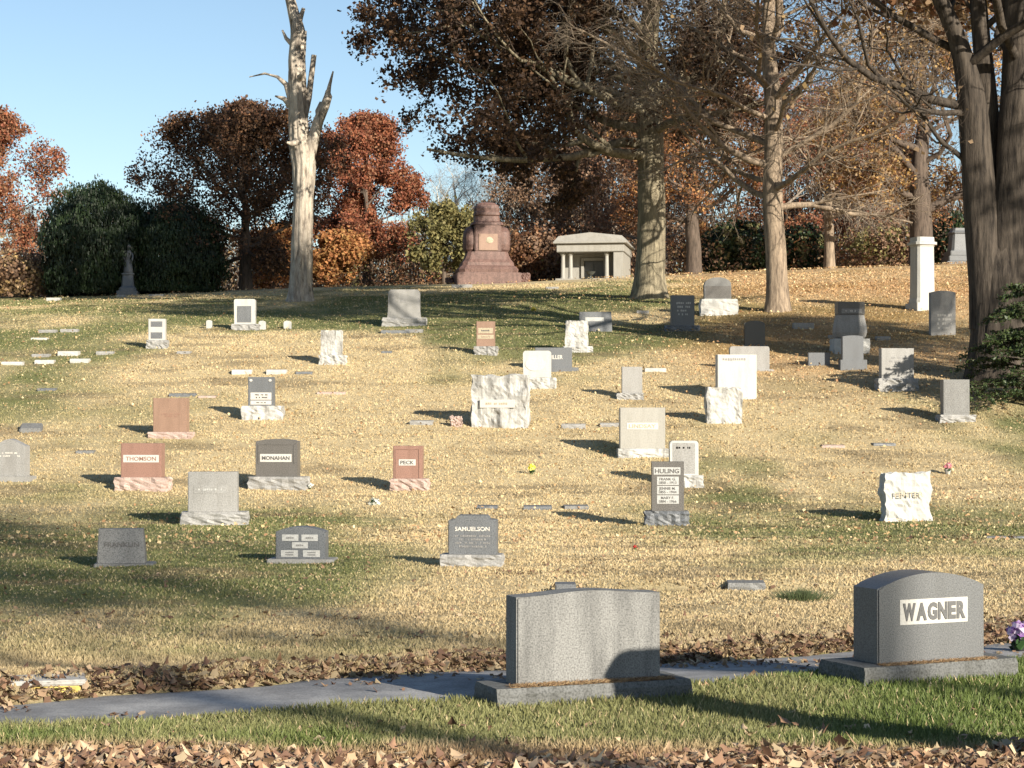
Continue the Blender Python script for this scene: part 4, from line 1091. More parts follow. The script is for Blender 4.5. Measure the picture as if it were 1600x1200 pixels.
# --- the big oak, right of centre, russet leaves
p = P(1016, 466); s = p[1] / FPX
tr = Tree(21, 12.5, 14.0, 10.0, 0.06, 0.2, 0.05, cx=-1.5)
tk = ([(0, 0, -0.4), (0.02, 0, 2), (0.05, 0, 5), (0.0, 0.1, 8), (-0.1, 0.2, 11), (0.2, 0.3, 15), (0.1, 0.4, 20)], [0.66, 0.63, 0.60, 0.56, 0.48, 0.3, 0.08])
tr.limb_set(tk, 17, 6.4, 18, 0.5, 4, [0, 8, 7, 5], 3.3, (2, 62))
for (az, z, L, e) in ((3.05, 7.0, 11.5, 6), (3.3, 8.5, 12.5, 16), (2.8, 9.6, 12.5, 24), (3.15, 7.6, 8.0, 10), (3.5, 10.5, 12, 30)):
    a_ = az; tr.branch((0, 0.05, z), (math.cos(a_) * math.cos(R(e)), math.sin(a_) * math.cos(R(e)), math.sin(R(e))), L, 0.26, 1, 4, [0, 9, 7, 5], 8)
lf = leaves([q for q in tr.anchors if q[0] < 3.5 + 0.25 * q[2]], 7, 0.20, 0.17, [tuple(v * 0.8 for v in c_) for c_ in DKBR], 31, 0.78, clump=1.1)
finish('big oak with straight grey trunk and a wide crown of dark russet leaves', p, tr, tk, 'bark_oak', 'twig_dark', lf, flare=0.75, seed=5, name='oak_tree')

# --- bare twiggy tree right of the oak
p = P(1215, 486); s = p[1] / FPX
tr = Tree(33, 9.5, 11.0, 8.6, 0.03, 0.2, 0.10)
tk = ([(0, 0, -0.4), (-0.05, 0, 2), (-0.2, 0, 5), (-0.15, 0, 8), (-0.35, 0.1, 11), (-0.2, 0.2, 15), (-0.2, 0.2, 18)], [0.46, 0.42, 0.38, 0.36, 0.28, 0.16, 0.05])
tr.limb_set(tk, 30, 4.0, 16.5, 0.42, 4, [0, 11, 8, 5], 0.4, (8, 50))
finish('bare twiggy tree with tan bark, second big trunk from the centre', p, tr, tk, 'bark_tan', 'twig_tan', None, flare=0.7, seed=8, name='bare_tree')

# --- massive forked tree at the right
p = P(1556, 596); s = p[1] / FPX
tr = Tree(44, 12, 14.5, 9.5, 0.10, 0.18, cx=-3.0)
tk = ([(0.1, 0, -0.4), (0.12, 0, 1.5), (0.13, 0.05, 3.0), (0.1, 0.1, 4.2), (0.05, 0.15, 5.2)], [0.88, 0.82, 0.76, 0.58, 0.2])
st1 = ([(-0.12, 0, 1.6), (-0.28, 0, 3.6), (-0.55, 0, 6.5), (-0.72, -0.1, 8.5), (-1.1, -0.2, 10.2), (-1.9, -0.3, 12.0), (-3.0, -0.4, 15), (-3.6, -0.4, 19)], [0.66, 0.58, 0.48, 0.42, 0.30, 0.24, 0.16, 0.05])
st2 = ([(0.25, 0, 1.6), (0.42, 0, 4.0), (0.62, 0, 7), (0.78, 0.1, 9.5), (0.8, 0.2, 12.0), (1.2, 0.3, 16), (1.3, 0.3, 20)], [0.72, 0.66, 0.58, 0.5, 0.42, 0.25, 0.08])
st3 = ([(-0.1, 0.4, 5.5), (-0.05, 0.6, 8), (-0.25, 0.8, 11), (-0.4, 1.2, 15), (-0.6, 1.4, 19)], [0.42, 0.34, 0.27, 0.18, 0.05])
for tkk, n_ in ((st1, 9), (st2, 12), (st3, 8)):
    tr.limb_set(tkk, n_, 8.0, 18, 0.42, 4, [0, 7, 6, 3], n_, (5, 55))
tr.branch((-0.7, -0.1, 8.2), vnorm((-0.8, -0.1, -0.25)), 5.0, 0.11, 1, 4, [0, 8, 6, 3], 8)
tr.branch((-0.5, -0.1, 6.6), vnorm((-0.9, 0.1, 0.15)), 3.6, 0.10, 1, 4, [0, 8, 6, 3], 8)
hi_ = [q for q in tr.anchors if 13.0 < q[2] < 18.2 and q[0] < 3]; lo_ = [q for q in tr.anchors if q[2] <= 13.0]  # upper leaf band sits out of view, added to shade the upper field
la = leaves(hi_, 9, 0.4, 0.25, RUST + TAN, 45, 0.95); lb_ = leaves(lo_, 1, 0.2, 0.15, TAN, 46, 0.10)
lf = (np.concatenate([la[0], lb_[0]]), np.concatenate([la[1], lb_[1] + len(la[0])]), np.concatenate([la[2], lb_[2]]))
finish('massive dark-barked tree forking into three stems at the right edge', p, tr, tk, 'bark_dark', 'twig_dark', lf, flare=0.55, seed=15, name='forked_tree', sides=30, trunk2=(st1, st2, st3))

# --- ridge trees, each its own
G = 'trees along the ridge'
simple_tree('brown-leaved spreading tree right of the dark yews', at(384, 116), 51, 10.6, 0.36, 2.4, 7.4, 26, [0, 8, 6, 4], 4, 'bark_brown', 'twig_dark', dict(n=4, spread=0.22, size=0.15, pal=DKBR + DKBR + RUST, keep=0.8), group=G, low=0.6, el=(-8, 65))
simple_tree('bright red-orange tree right behind the dead trunk', at(572, 132), 52, 11.6, 0.32, 1.6, 4.6, 16, [0, 8, 6, 4], 4, 'bark_brown', 'twig_dark', dict(n=7, spread=0.22, size=0.16, pal=RED, keep=0.85), group=G, low=0.3, el=(-5, 70))
simple_tree('red-leaved tree cut by the left edge', at(-35, 130), 53, 12.6, 0.34, 2.0, 6.0, 16, [0, 8, 6, 4], 4, 'bark_brown', 'twig_dark', dict(n=6, spread=0.22, size=0.16, pal=RED + RUST[:2], keep=0.8), group=G, low=1.0)
syc = simple_tree('white-barked bare sycamore behind the sandstone monument', at(712, 150), 54, 11.5, 0.30, 3.0, 5.5, 14, [0, 8, 6, 4], 4, 'bark_white', 'bark_grey', None, group=G, el=(25, 70), wander=0.3)
simple_tree('olive green small tree left of the sandstone monument', at(694, 124), 55, 4.9, 0.16, 0.8, 2.6, 12, [0, 7, 6, 4], 4, 'bark_brown', 'twig_dark', dict(n=3, spread=0.2, size=0.2, pal=OLIV, keep=0.7), group=G, low=0.3)
ob = simple_tree('low orange-leaved tree left of the dead trunk', at(428, 126), 56, 3.8, 0.12, 0.5, 2.4, 12, [0, 7, 6, 4], 4, 'bark_brown', 'twig_dark', dict(n=5, spread=0.2, size=0.22, pal=ORNG, keep=0.9), group=G, low=0.1)
copy_tree(ob, at(528, 126), 2.0, (1.0, 1.0, 0.9), 'low orange-leaved tree right of the dead trunk')
copy_tree(ob, at(1098, 140), 3.0, (0.7, 0.7, 1.1), 'low orange-leaved tree behind the trunks right of the oak')
copy_tree(ob, at(1160, 148), 4.0, (0.9, 0.9, 0.8), 'low orange shrub-like tree at the wood edge above the dark green bush')
br = simple_tree('tan brown tree behind the mausoleum, its left side', at(838, 146), 57, 12.0, 0.30, 2.2, 6.0, 15, [0, 8, 6, 4], 4, 'bark_grey', 'twig_tan', dict(n=4, spread=0.3, size=0.17, pal=BRNR, keep=0.6), group=G, low=0.8)
copy_tree(br, at(960, 152), 1.9, (1.1, 1.1, 1.25), 'tall brown tree behind the mausoleum, its right side')
copy_tree(br, at(1285, 165), 3.4, (1.2, 1.2, 1.3), 'tall brown tree behind the slim ridge trunk')
ru = simple_tree('rust-leaved tree behind the oak trunk', at(1035, 140), 58, 14.0, 0.34, 3.0, 6.2, 16, [0, 8, 6, 4], 4, 'bark_grey', 'twig_tan', dict(n=3, spread=0.24, size=0.17, pal=RUST + BRNR[:1], keep=0.5), group=G, low=1.0)
copy_tree(ru, at(1395, 165), 2.2, (1.2, 1.2, 1.25), 'tall rust-leaved tree left of the stout ridge oak')
copy_tree(ru, at(1640, 150), 4.0, (1.1, 1.1, 1.2), 'tall rust-leaved tree beyond the forked tree at the right edge')
copy_tree(ru, at(905, 175), 5.0, (1.0, 1.0, 1.0), 'rust-leaved tree far behind the mausoleum roof')
rd2 = simple_tree('red-leaved tall tree behind the bare twiggy tree', at(1215, 152), 59, 17.0, 0.36, 4.0, 6.5, 16, [0, 8, 6, 4], 4, 'bark_grey', 'twig_tan', dict(n=3, spread=0.26, size=0.18, pal=RED + RUST, keep=0.42), group=G, low=3.0)
copy_tree(rd2, at(1350, 158), 2.6, (0.95, 0.95, 1.1), 'red-leaved tall tree between the ridge trunks on the right')
simple_tree('oak on the ridge with orange leaves, trunk just right of the big oak', at(1084, 122), 60, 13.5, 0.46, 4.0, 6.5, 14, [0, 8, 6, 4], 4, 'bark_brown', 'twig_dark', dict(n=4, spread=0.3, size=0.17, pal=RUST + ORNG, keep=0.5), group=G, low=2.5)
simple_tree('slim bare tree on the ridge between two big trunks', at(1297, 123), 61, 11.0, 0.34, 3.0, 4.5, 12, [0, 7, 6, 4], 4, 'bark_tan', 'twig_tan', None, group=G)
# stout oak with golden clumps
p = at(1440, 118)
tr = Tree(62, 9.0, 10.5, 8.0, 0.06, 0.22)
tk = ([(0, 0, -0.4), (0, 0, 2), (-0.05, 0, 4.0), (-0.1, 0, 6), (0.2, 0.2, 9), (0.1, 0.2, 15)], [0.70, 0.66, 0.64, 0.5, 0.35, 0.06])
tr.limb_set(tk, 14, 4.5, 13.5, 0.5, 4, [0, 8, 6, 4], 1.0, (10, 60))
tr.branch((0.1, 0, 3.4), vnorm((0.95, -0.1, 0.30)), 5.0, 0.34, 1, 4, [0, 8, 6, 4], 8)
tr.branch((-0.1, 0, 4.2), vnorm((-0.95, -0.1, 0.12)), 4.5, 0.22, 1, 4, [0, 8, 6, 4], 8)
lf = leaves(tr.anchors, 6, 0.25, 0.17, GOLD + TAN + RUST, 63, 0.5)
finish('stout oak on the ridge with golden brown clumps and a low right limb', p, tr, tk, 'bark_brown', 'twig_dark', lf, flare=0.5, seed=25, name='oak_tree', group=G)
# far pale bare trees, left gap
bt = simple_tree('pale bare tree far behind, left of the yews', at(112, 185), 64, 12.5, 0.26, 3, 5.0, 14, [0, 8, 6, 4], 4, 'bark_grey', 'bark_grey', None, group=G, el=(30, 75))
copy_tree(bt, at(178, 175), 1.0, (0.75, 0.75, 1.05), 'slender pale bare tree far behind the yews')
copy_tree(bt, at(655, 190), 2.0, (1.1, 1.1, 0.9), 'pale bare tree far behind, left of the sycamore')
copy_tree(bt, at(765, 170), 4.0, (1.0, 1.0, 1.0), 'pale bare tree far behind the sandstone dome')
copy_tree(bt, at(1365, 135), 5.0, (0.8, 0.8, 0.6), 'low grey bare tree left of the stout ridge oak')
copy_tree(bt, at(1560, 140), 0.5, (1.0, 1.0, 1.0), 'grey bare tree beyond the forked tree')
copy_tree(bt, at(30, 160), 3.0, (1.2, 1.2, 0.8), 'pale bare tree behind the red tree at the left edge')

# --- unseen trees, added outside the frame only to shade the field
for (x, y, sd, hh, lo, cr_, kp, lb) in ((37.0, -29.0, 71, 30.5, 21.5, 8.5, 0.13, 'sparse tall tree added for its shade outside the frame, behind the camera to the right'),
                       (31.0, -30.0, 75, 30.0, 21.5, 8.0, 0.13, 'second sparse tall tree added for its shade outside the frame, behind the camera'),
                       (37.4, 36.3, 74, 22.0, 11.0, 7.5, 0.6, 'leafy tree added for its shade outside the frame, farthest to the right')):
    simple_tree(lb, (x, y, float(H(x, y))), sd, hh, 0.22, lo, cr_, 16, [0, 8, 6, 4], 4, 'bark_brown', 'twig_dark', dict(n=2, spread=0.3, size=0.26, pal=RUST, keep=kp), group='shade trees added outside the frame', low=lo)

# ------------------------------------------------------------------ yews and shrubs
def shrub(name, label, loc, rx, ry, h, n, size, pal, seed, upright=0.0, mat='needle', lumps=0.28, group=None, core=True, cone=0.0, fill=0.25):
    rn = np.random.default_rng(seed)
    root = thing(name, label, 'shrub', loc, 0, group)
    d = rn.normal(size=(n, 3)); d /= np.linalg.norm(d, axis=1)[:, None]
    th = np.arctan2(d[:, 1], d[:, 0])
    rr = 1 + lumps * (fbm(th * 2.6 + 9, d[:, 2] * 3.5 + seed, seed, 4) - 0.5) * 2
    rr *= rn.uniform(1 - fill, 1.03, n) + (rn.random(n) < 0.10) * rn.uniform(0, 0.10, n) * (0.5 + np.sin(th * 23 + d[:, 2] * 9) ** 2)
    zf = 0.5 + 0.5 * d[:, 2]
    hz = np.hypot(d[:, 0], d[:, 1]); rh = np.where(d[:, 2] > 0, np.sqrt(np.maximum(1 - np.abs(d[:, 2]) ** 2.1, 0)), 1 - 0.16 * np.abs(d[:, 2])) / np.maximum(hz, 1e-3)
    d[:, 0] *= rh; d[:, 1] *= rh
    tp = 1 - cone * zf
    C = np.stack([d[:, 0] * rx * rr * tp, d[:, 1] * ry * rr * tp, h * 0.46 + d[:, 2] * h * 0.54 * rr], 1)
    C[:, 2] = np.maximum(C[:, 2], rn.uniform(0, 0.25, n))
    N = d + rn.normal(scale=0.6, size=(n, 3))
    pal = np.array(pal); cl = fbm(C[:, 0] * 1.3, C[:, 2] * 1.3 + C[:, 1], seed + 5, 3)
    ci = np.clip(((cl - 0.25) * 2 * len(pal)).astype(int), 0, len(pal) - 1)
    col = pal[ci] * rn.uniform(0.7, 1.3, (n, 1))
    V, F, Cc = quads(C, N, size * rn.uniform(0.6, 1.4, n), col, rn, 0.8)
    if upright:
        q = V.reshape(-1, 4, 3); c = q.mean(1, keepdims=True); q = c + (q - c) * np.array([0.6, 0.6, 1 + upright]); V = q.reshape(-1, 3)
    link('foliage', fast_mesh('foliage', V, F, Cc), M[mat], root)
    st = []
    r_ = random.Random(seed)
    for k in range(9):
        a_ = r_.random() * 6.28; e = r_.uniform(0.3, 0.85)
        st.append(([(0, 0, -0.2), (math.cos(a_) * rx * e * 0.35, math.sin(a_) * ry * e * 0.35, h * 0.35), (math.cos(a_) * rx * e * 0.75, math.sin(a_) * ry * e * 0.75, h * 0.75)], [0.09, 0.06, 0.02]))
    V, F = tubes(st, 5); link('stems', fast_mesh('stems', V, F), M['bark_brown'], root)
    return root
GY_ = 'dark evergreens'
shrub('yew_bush', 'huge rounded dark green yew behind the statue, left one', at(150, 112), 3.1, 2.8, 6.4, 52000, 0.14, YEW, 81, 0.8, group=GY_)
shrub('yew_bush', 'huge rounded dark green yew behind the statue, right one', at(262, 113), 3.3, 2.8, 5.3, 50000, 0.14, YEW, 82, 0.8, group=GY_)
shrub('yew_bush', 'dark yew behind the stepped pedestal at right', at(1500, 129), 2.0, 1.8, 3.7, 9000, 0.2, YEW, 83, 0.6, group=GY_)
shrub('evergreen_bush', 'dark green bush at the wood edge left of the bare twiggy tree', at(1152, 128), 2.4, 1.8, 3.6, 6000, 0.24, YEW + OLIV[2:], 84, group=GY_)
shrub('evergreen_bush', 'dark green bush at the wood edge right of the bare twiggy tree', at(1250, 130), 1.9, 1.6, 3.4, 5000, 0.24, YEW + OLIV[2:], 85, group=GY_)
shrub('brush_thicket', 'tan leafless thicket at the lower left wood edge', at(38, 114), 2.6, 2.0, 2.9, 6000, 0.2, TAN + BRNR, 86, mat='leaf', fill=0.7)
shrub('brush_thicket', 'reddish brown thicket between the sandstone monument and the mausoleum', at(838, 127), 2.2, 1.6, 3.9, 6000, 0.22, BRNR + RUST, 87, mat='leaf', fill=0.7)
shrub('brush_thicket', 'grey brown thicket left of the stout ridge oak', at(1375, 130), 3.2, 2.0, 3.4, 5000, 0.22, BRNR + OLIV, 88, mat='leaf', fill=0.8)

# conifer at the right edge: drooping sprays of needles
p = P(1606, 634)
root = thing('conifer', 'dark green conifer boughs reaching in at the right edge', 'shrub', p)
rn = random.Random(91); tw, nc, nn_ = [], [], []
H_ = 3.7
for k in range(60):
    z = 0.25 + (H_ - 0.4) * rn.random(); a_ = rn.random() * 6.28; L = 2.7 * (1 - 0.72 * z / H_) * rn.uniform(0.65, 1.1)
    pts = []; n = 7
    for i_ in range(n + 1):
        t = i_ / n; pts.append((math.cos(a_) * L * t, math.sin(a_) * L * t, z + 0.30 * L * t - 0.42 * L * t * t + 0.02 * rn.gauss(0, 1)))
    tw.append((pts, [0.03 * (1 - t / 8) for t in range(n + 1)]))
    for i_ in range(1, n + 1):
        for sg in (-1, 1, -1, 1):
            b = pts[i_]; l2 = 0.5 * L * (1.1 - i_ / (n + 1)) * rn.uniform(0.6, 1.1) + 0.12; aa = a_ + sg * rn.uniform(0.5, 0.95)
            e = (b[0] + math.cos(aa) * l2, b[1] + math.sin(aa) * l2, b[2] - 0.05 + rn.uniform(-0.1, 0.08))
            tw.append(([b, tuple((b[q] + e[q]) / 2 for q in range(3)), e], [0.01, 0.007, 0.004]))
            m_ = max(int(l2 / 0.035), 3)
            for j in range(m_):
                t = (j + rn.random()) / m_; nc.append(tuple(b[q] * (1 - t) + e[q] * t + rn.gauss(0, 0.025) for q in range(3)))
V, F = tubes(tw, 3); link('branches', fast_mesh('branches', V, F), M['twig_dark'], root)
rg = np.random.default_rng(92); nc = np.array(nc); N = rg.normal(size=nc.shape); N[:, 2] += 0.8
pal = np.array([(0.03, 0.05, 0.018), (0.045, 0.07, 0.022), (0.065, 0.09, 0.03)])
V, F, C_ = quads(nc, N, 0.11 * rg.uniform(0.6, 1.4, len(nc)), pal[rg.integers(0, 3, len(nc))], rg, 0.45)
link('needles', fast_mesh('needles', V, F, C_), M['needle'], root)
tkk = ([(0, 0, -0.3), (0, 0, 1.5), (0, 0, H_)], [0.12, 0.09, 0.02]); V, F = trunk_tube(*tkk, flare=0.3, seed=3, sides=10); link('trunk', fast_mesh('trunk', V, F), M['bark_brown'], root)

# undergrowth along the crest
rg = np.random.default_rng(111); n = 70000
d_ = rg.uniform(124, 150, n); pxx = rg.uniform(-200, 1800, n); x = (pxx - 800) / FPX * d_
cl = fbm(x * 0.35, d_ * 0.12, 16, 3)
top = np.interp(pxx, [-200, 100, 350, 640, 800, 1000, 1800], [3.2, 2.5, 3.2, 3.2, 4.0, 4.5, 4.0]) * np.clip(cl * 2.4 - 0.55, 0.08, 1.5)
z = H(x, d_) + top * rg.random(n)
pal = np.array(BRNR + OLIV[2:] + DKBR + TAN[1:2] + ORNG[1:2] + RUST); ci = np.clip((fbm(x * 0.4 + 5, d_ * 0.2, 18, 3) * len(pal) * 1.7 - 0.35 * len(pal) + rg.normal(0, 1, n)).astype(int), 0, len(pal) - 1)
V, F, C_ = quads(np.stack([x, d_, z], 1), rg.normal(size=(n, 3)), 0.22 * rg.uniform(0.5, 1.4, n), pal[ci] * rg.uniform(0.6, 1.2, (n, 1)), rg, 0.6)
o = link('undergrowth', fast_mesh('undergrowth', V, F, C_), M['leaf']); o['kind'] = 'stuff'; tag(o, 'brown undergrowth along the crest of the hill', 'undergrowth')
# far wood that reads as one mass
rg = np.random.default_rng(101); n = 80000
d_ = rg.uniform(165, 215, n); pxx = rg.uniform(-250, 1850, n); x = (pxx - 800) / FPX * d_
top = np.interp(pxx, [-250, 60, 250, 480, 640, 720, 800, 1000, 1250, 1850], [13, 11, 9, 9, 9, 10.5, 12, 12.5, 12, 12]) * (0.65 + 0.7 * fbm(x * 0.18, d_ * 0.05, 6, 3))
z = H(x, d_) + top * rg.random(n) ** 0.8
pal = np.array(BRNR + TAN + RUST[:2] + TAN[:2] + BRNR[:2]); ci = np.clip((fbm(x * 0.15, z * 0.3 + d_ * 0.05, 8, 3) * len(pal) * 1.6 - 2).astype(int), 0, len(pal) - 1)
V, F, C_ = quads(np.stack([x, d_, z], 1), rg.normal(size=(n, 3)), 0.45 * rg.uniform(0.5, 1.3, n), pal[ci] * rg.uniform(0.6, 1.2, (n, 1)), rg, 0.6)
o = link('far_woods', fast_mesh('far_woods', V, F, C_), M['leaf']); o['kind'] = 'stuff'; tag(o, 'brown autumn woods far behind the ridge', 'woods')
tw = []; r_ = random.Random(7)
for k in range(2600):
    dd = r_.uniform(150, 200); q = r_.uniform(-250, 1850); xx = (q - 800) / FPX * dd; hh = r_.uniform(6, 15 if q > 780 else 10.5); zz = float(prof(dd)) + 0.035 * max(-60, min(60, xx))
    lx, ly = r_.gauss(0, 0.22 * hh), r_.gauss(0, 0.22 * hh)
    tw.append(([(xx, dd, zz - 0.5), (xx + lx * 0.4, dd + ly * 0.4, zz + hh * 0.5), (xx + lx, dd + ly, zz + hh)], [0.07, 0.045, 0.01]))
V, F = tubes(tw, 3); o = link('far_saplings', fast_mesh('far_saplings', V, F), M['twig_dark']); o['kind'] = 'stuff'; tag(o, 'thin grey saplings filling the far woods', 'woods')

# ------------------------------------------------------------------ grass and fallen leaves
rg = np.random.default_rng(5)
def scatter(n, d0, d1, half=0.33):
    d = np.exp(rg.uniform(math.log(d0), math.log(d1), n)); x = d * rg.uniform(-half, half, n)
    return x, d
def off_road(x, y, m=0.02):
    return ~((y > r_lo(x) - m) & (y < r_up(x) + m))
x, y = scatter(760000, 10.2, 110)
# ragged lane edges
k = off_road(x, y, -0.06); x, y = x[k], y[k]
g_, l_ = zones(x, y)
k = rg.random(len(x)) > l_ * 0.45; x, y, g_, l_ = x[k], y[k], g_[k], l_[k]
n = len(x)
tuft = fbm(x * 2.3, y * 1.6, 15, 3)
hgt = (0.034 + 0.00035 * y) * (1 - 0.3 * sstep(19, 23, y)) * (0.55 + 1.1 * tuft) * rg.uniform(0.6, 1.35, n) * (1 + 0.5 * g_ * (y < 19))
wid = (0.0042 + 0.00036 * y) * rg.uniform(0.7, 1.3, n)
a = rg.uniform(0, 2 * math.pi, n); ln = rg.uniform(0.15, 0.95, n) * hgt; la = rg.uniform(0, 2 * math.pi, n)
z = H(x, y) - 0.006
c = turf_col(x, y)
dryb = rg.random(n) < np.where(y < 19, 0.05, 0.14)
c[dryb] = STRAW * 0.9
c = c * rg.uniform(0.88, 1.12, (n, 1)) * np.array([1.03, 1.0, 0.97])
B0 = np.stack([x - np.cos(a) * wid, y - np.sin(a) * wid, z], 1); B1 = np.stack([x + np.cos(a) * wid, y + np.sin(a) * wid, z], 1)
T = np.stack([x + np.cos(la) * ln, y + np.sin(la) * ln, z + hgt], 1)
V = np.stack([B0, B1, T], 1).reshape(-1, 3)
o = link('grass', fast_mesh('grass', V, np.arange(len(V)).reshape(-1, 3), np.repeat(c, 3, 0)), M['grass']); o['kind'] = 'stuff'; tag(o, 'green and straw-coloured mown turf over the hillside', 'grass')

# near leaves: lobed, curled
lpal = np.array([(0.42, 0.28, 0.17), (0.34, 0.21, 0.125), (0.27, 0.16, 0.10), (0.50, 0.36, 0.23), (0.19, 0.11, 0.075), (0.50, 0.39, 0.24)])
def leaf_field(x, y, size, seed, dens_lift=0.02, palv=lpal, tiltv=0.45, zoff=None):
    r2 = np.random.default_rng(seed); n = len(x)
    th = np.arange(10) * 2 * math.pi / 10
    rad = np.array([1.0, 0.62, 0.85, 0.58, 0.72, 0.5, 0.72, 0.58, 0.85, 0.62])
    T = np.stack([np.cos(th) * rad, np.sin(th) * rad * 0.8, 0.42 * rad ** 2 * np.cos(th * 2 + 0.4)], 1)
    T = np.concatenate([[[0, 0, 0]], T])
    az = r2.uniform(0, 6.283, n); ti = r2.normal(0, tiltv, n); tj = r2.normal(0, tiltv, n); cu = r2.uniform(-0.4, 1.6, n)
    X = T[None, :, 0] * np.ones((n, 1)); Y = T[None, :, 1] * np.ones((n, 1)); Z = T[None, :, 2] * cu[:, None] + X * np.tan(np.clip(ti, -1, 1))[:, None] * 0.7 + Y * np.tan(np.clip(tj, -1, 1))[:, None] * 0.7
    ca, sa = np.cos(az)[:, None], np.sin(az)[:, None]
    S = (size * r2.uniform(0.4, 1.5, n))[:, None]
    zz = H(x, y) + dens_lift * r2.random(n) + 0.25 * size if zoff is None else zoff
    V = np.stack([x[:, None] + (X * ca - Y * sa) * S, y[:, None] + (X * sa + Y * ca) * S, zz[:, None] + Z * S], -1)
    i0 = (np.arange(n) * 11)[:, None]
    q = np.arange(10)[None, :]
    F = np.stack([np.broadcast_to(i0, (n, 10)), i0 + 1 + q, i0 + 1 + (q + 1) % 10], -1).reshape(-1, 3)
    col = palv[r2.integers(0, len(palv), n)] * r2.uniform(0.7, 1.3, (n, 1))
    return V.reshape(-1, 3), F, np.repeat(col, 11, 0)
parts = []
n = 24000
x = rg.uniform(-5, 5, n); y = rg.uniform(9.6, 13.4, n); edge_y = 12.0 + (fbm(x * 1.2, x * 0, 3, 3) - 0.5) * 0.9 + 0.05 * x
k = rg.random(n) < np.clip((edge_y - y) * 2.0 + 0.06, 0.012, 1); x, y = x[k], y[k]
parts.append(leaf_field(x, y, 0.044, 1, 0.05))
# along the far lip of the lane and strewn on the asphalt
n = 5200; x = rg.uniform(-8, 8.5, n); u = rg.exponential(0.32, n) - 0.12; y = r_up(x) + u
parts.append(leaf_field(x, y, 0.046, 2, 0.05, lpal * 0.6))
n = 3200; x = rg.uniform(-8, 8.5, n); t = rg.random(n) ** 2; y = r_up(x) * (1 - t) + r_lo(x) * t
k = fbm(x * 0.8, y * 2, 12, 3) > 0.52; x, y = x[k], y[k]; parts.append(leaf_field(x, y, 0.036, 3, 0.01, lpal * 0.7, zoff=Hb(x, y) - 0.005))
n = 330; x = rg.uniform(-6, 6, n); y = rg.uniform(12.8, 17.5, n); k = off_road(x, y); parts.append(leaf_field(x[k], y[k], 0.034, 4, 0.02, lpal * 1.2))
n = 2600; x, y = scatter(n, 19, 34); k = off_road(x, y); parts.append(leaf_field(x[k], y[k], 0.034, 6, 0.01))
for ri, (x0, x1, yr, dp) in enumerate(RUTS):
    n = int((x1 - x0) * 55); x = rg.uniform(x0, x1, n); w_ = fbm(x * 0.7, x * 0 + yr, 91, 3); k = w_ > 0.42
    y = yr + (w_ - 0.5) * 0.9 + rg.normal(0, 0.13, n); parts.append(leaf_field(x[k], y[k], 0.042, 60 + ri, 0.015, lpal * 0.6))
o_ = 0; Vs, Fs, Cs = [], [], []
for V, F, C_ in parts: Vs.append(V); Fs.append(F + o_); Cs.append(C_); o_ += len(V)
o = link('fallen_leaves', fast_mesh('fallen_leaves', np.concatenate(Vs), np.concatenate(Fs), np.concatenate(Cs)), M['litter']); o['kind'] = 'stuff'; tag(o, 'curled brown oak leaves drifted in the foreground and along the lane', 'fallen leaves')
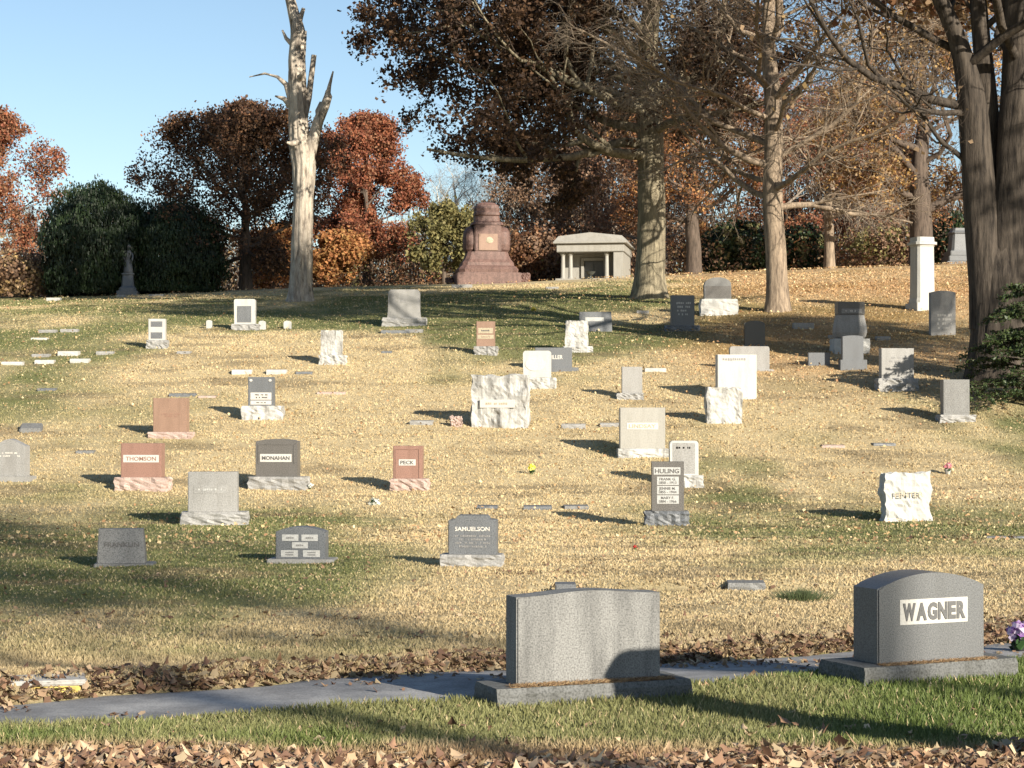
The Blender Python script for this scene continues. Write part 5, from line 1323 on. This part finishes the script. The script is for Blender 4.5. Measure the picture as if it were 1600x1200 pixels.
# farther leaves
x, y = scatter(150000, 32, 128, 0.31)
g_, l_ = zones(x, y); k = rg.random(len(x)) < (0.02 + l_ * 0.42); x, y = x[k], y[k]; n = len(x)
N = rg.normal(scale=0.55, size=(n, 3)); N[:, 2] += 1
px_ = 800 + x / y * FPX
pal = np.array([(0.52, 0.36, 0.19), (0.44, 0.28, 0.14), (0.58, 0.44, 0.25), (0.38, 0.22, 0.12), (0.62, 0.49, 0.27)])
V, F, C_ = quads(np.stack([x, y, H(x, y) + 0.05 + 0.0004 * y], 1), N, (0.045 + 0.0005 * y) * rg.uniform(0.6, 1.3, n), pal[rg.integers(0, 5, n)] * rg.uniform(0.75, 1.2, (n, 1)), rg)
o = link('leaf_litter', fast_mesh('leaf_litter', V, F, C_), M['litter']); o['kind'] = 'stuff'; tag(o, 'tan leaves strewn over the sunny hillside', 'fallen leaves')

# thatch caught on the ledges of the two near bases
def debris(root, w, yf, z, n, seed):
    r2 = np.random.default_rng(seed); x = r2.uniform(-w / 2, w / 2, n); y = yf + r2.uniform(0, 0.10, n); a = r2.uniform(0, 6.28, n)
    L = r2.uniform(0.02, 0.06, n); q = 0.003
    B0 = np.stack([x, y, z + r2.uniform(0.002, 0.02, n)], 1); B1 = B0 + np.stack([-np.sin(a) * q, np.cos(a) * q, np.full(n, 0.004)], 1); T = B0 + np.stack([np.cos(a) * L, np.sin(a) * L, r2.uniform(0, 0.025, n)], 1)
    V = np.stack([B0, B1, T], 1).reshape(-1, 3)
    col = np.array([(0.30, 0.20, 0.11), (0.22, 0.13, 0.07), (0.38, 0.27, 0.15)])[r2.integers(0, 3, n)]
    o = link('dry_clippings', fast_mesh('clippings', V, np.arange(len(V)).reshape(-1, 3), np.repeat(col, 3, 0)), M['litter'], root); o['kind'] = 'stuff'
debris(wg, 1.15, 0.03, 0.145, 3200, 1)
debris(bk_, 1.35, 0.02, 0.135, 2400, 2)
# a green weed tuft left of the WAGNER stone
p = P(1252, 936); n = 700
u = thing('weed_tuft', 'dark green weed tuft in the dry grass left of the WAGNER stone', 'plant', p)
a = rg.uniform(0, 6.28, n); r_ = np.abs(rg.normal(0, 0.13, n)); x = np.cos(a) * r_ * 1.3; y = np.sin(a) * r_; h = rg.uniform(0.05, 0.16, n)
B0 = np.stack([x - 0.006, y, np.zeros(n) - 0.02], 1); B1 = np.stack([x + 0.006, y, np.zeros(n) - 0.02], 1); T = np.stack([x + x * 0.5 + rg.normal(0, 0.04, n), y * 1.4, h], 1)
V = np.stack([B0, B1, T], 1).reshape(-1, 3); cc = np.array([0.07, 0.09, 0.04]) * rg.uniform(0.7, 1.4, (n, 1))
link('blades', fast_mesh('blades', V, np.arange(len(V)).reshape(-1, 3), np.repeat(cc, 3, 0)), M['grass'], u)
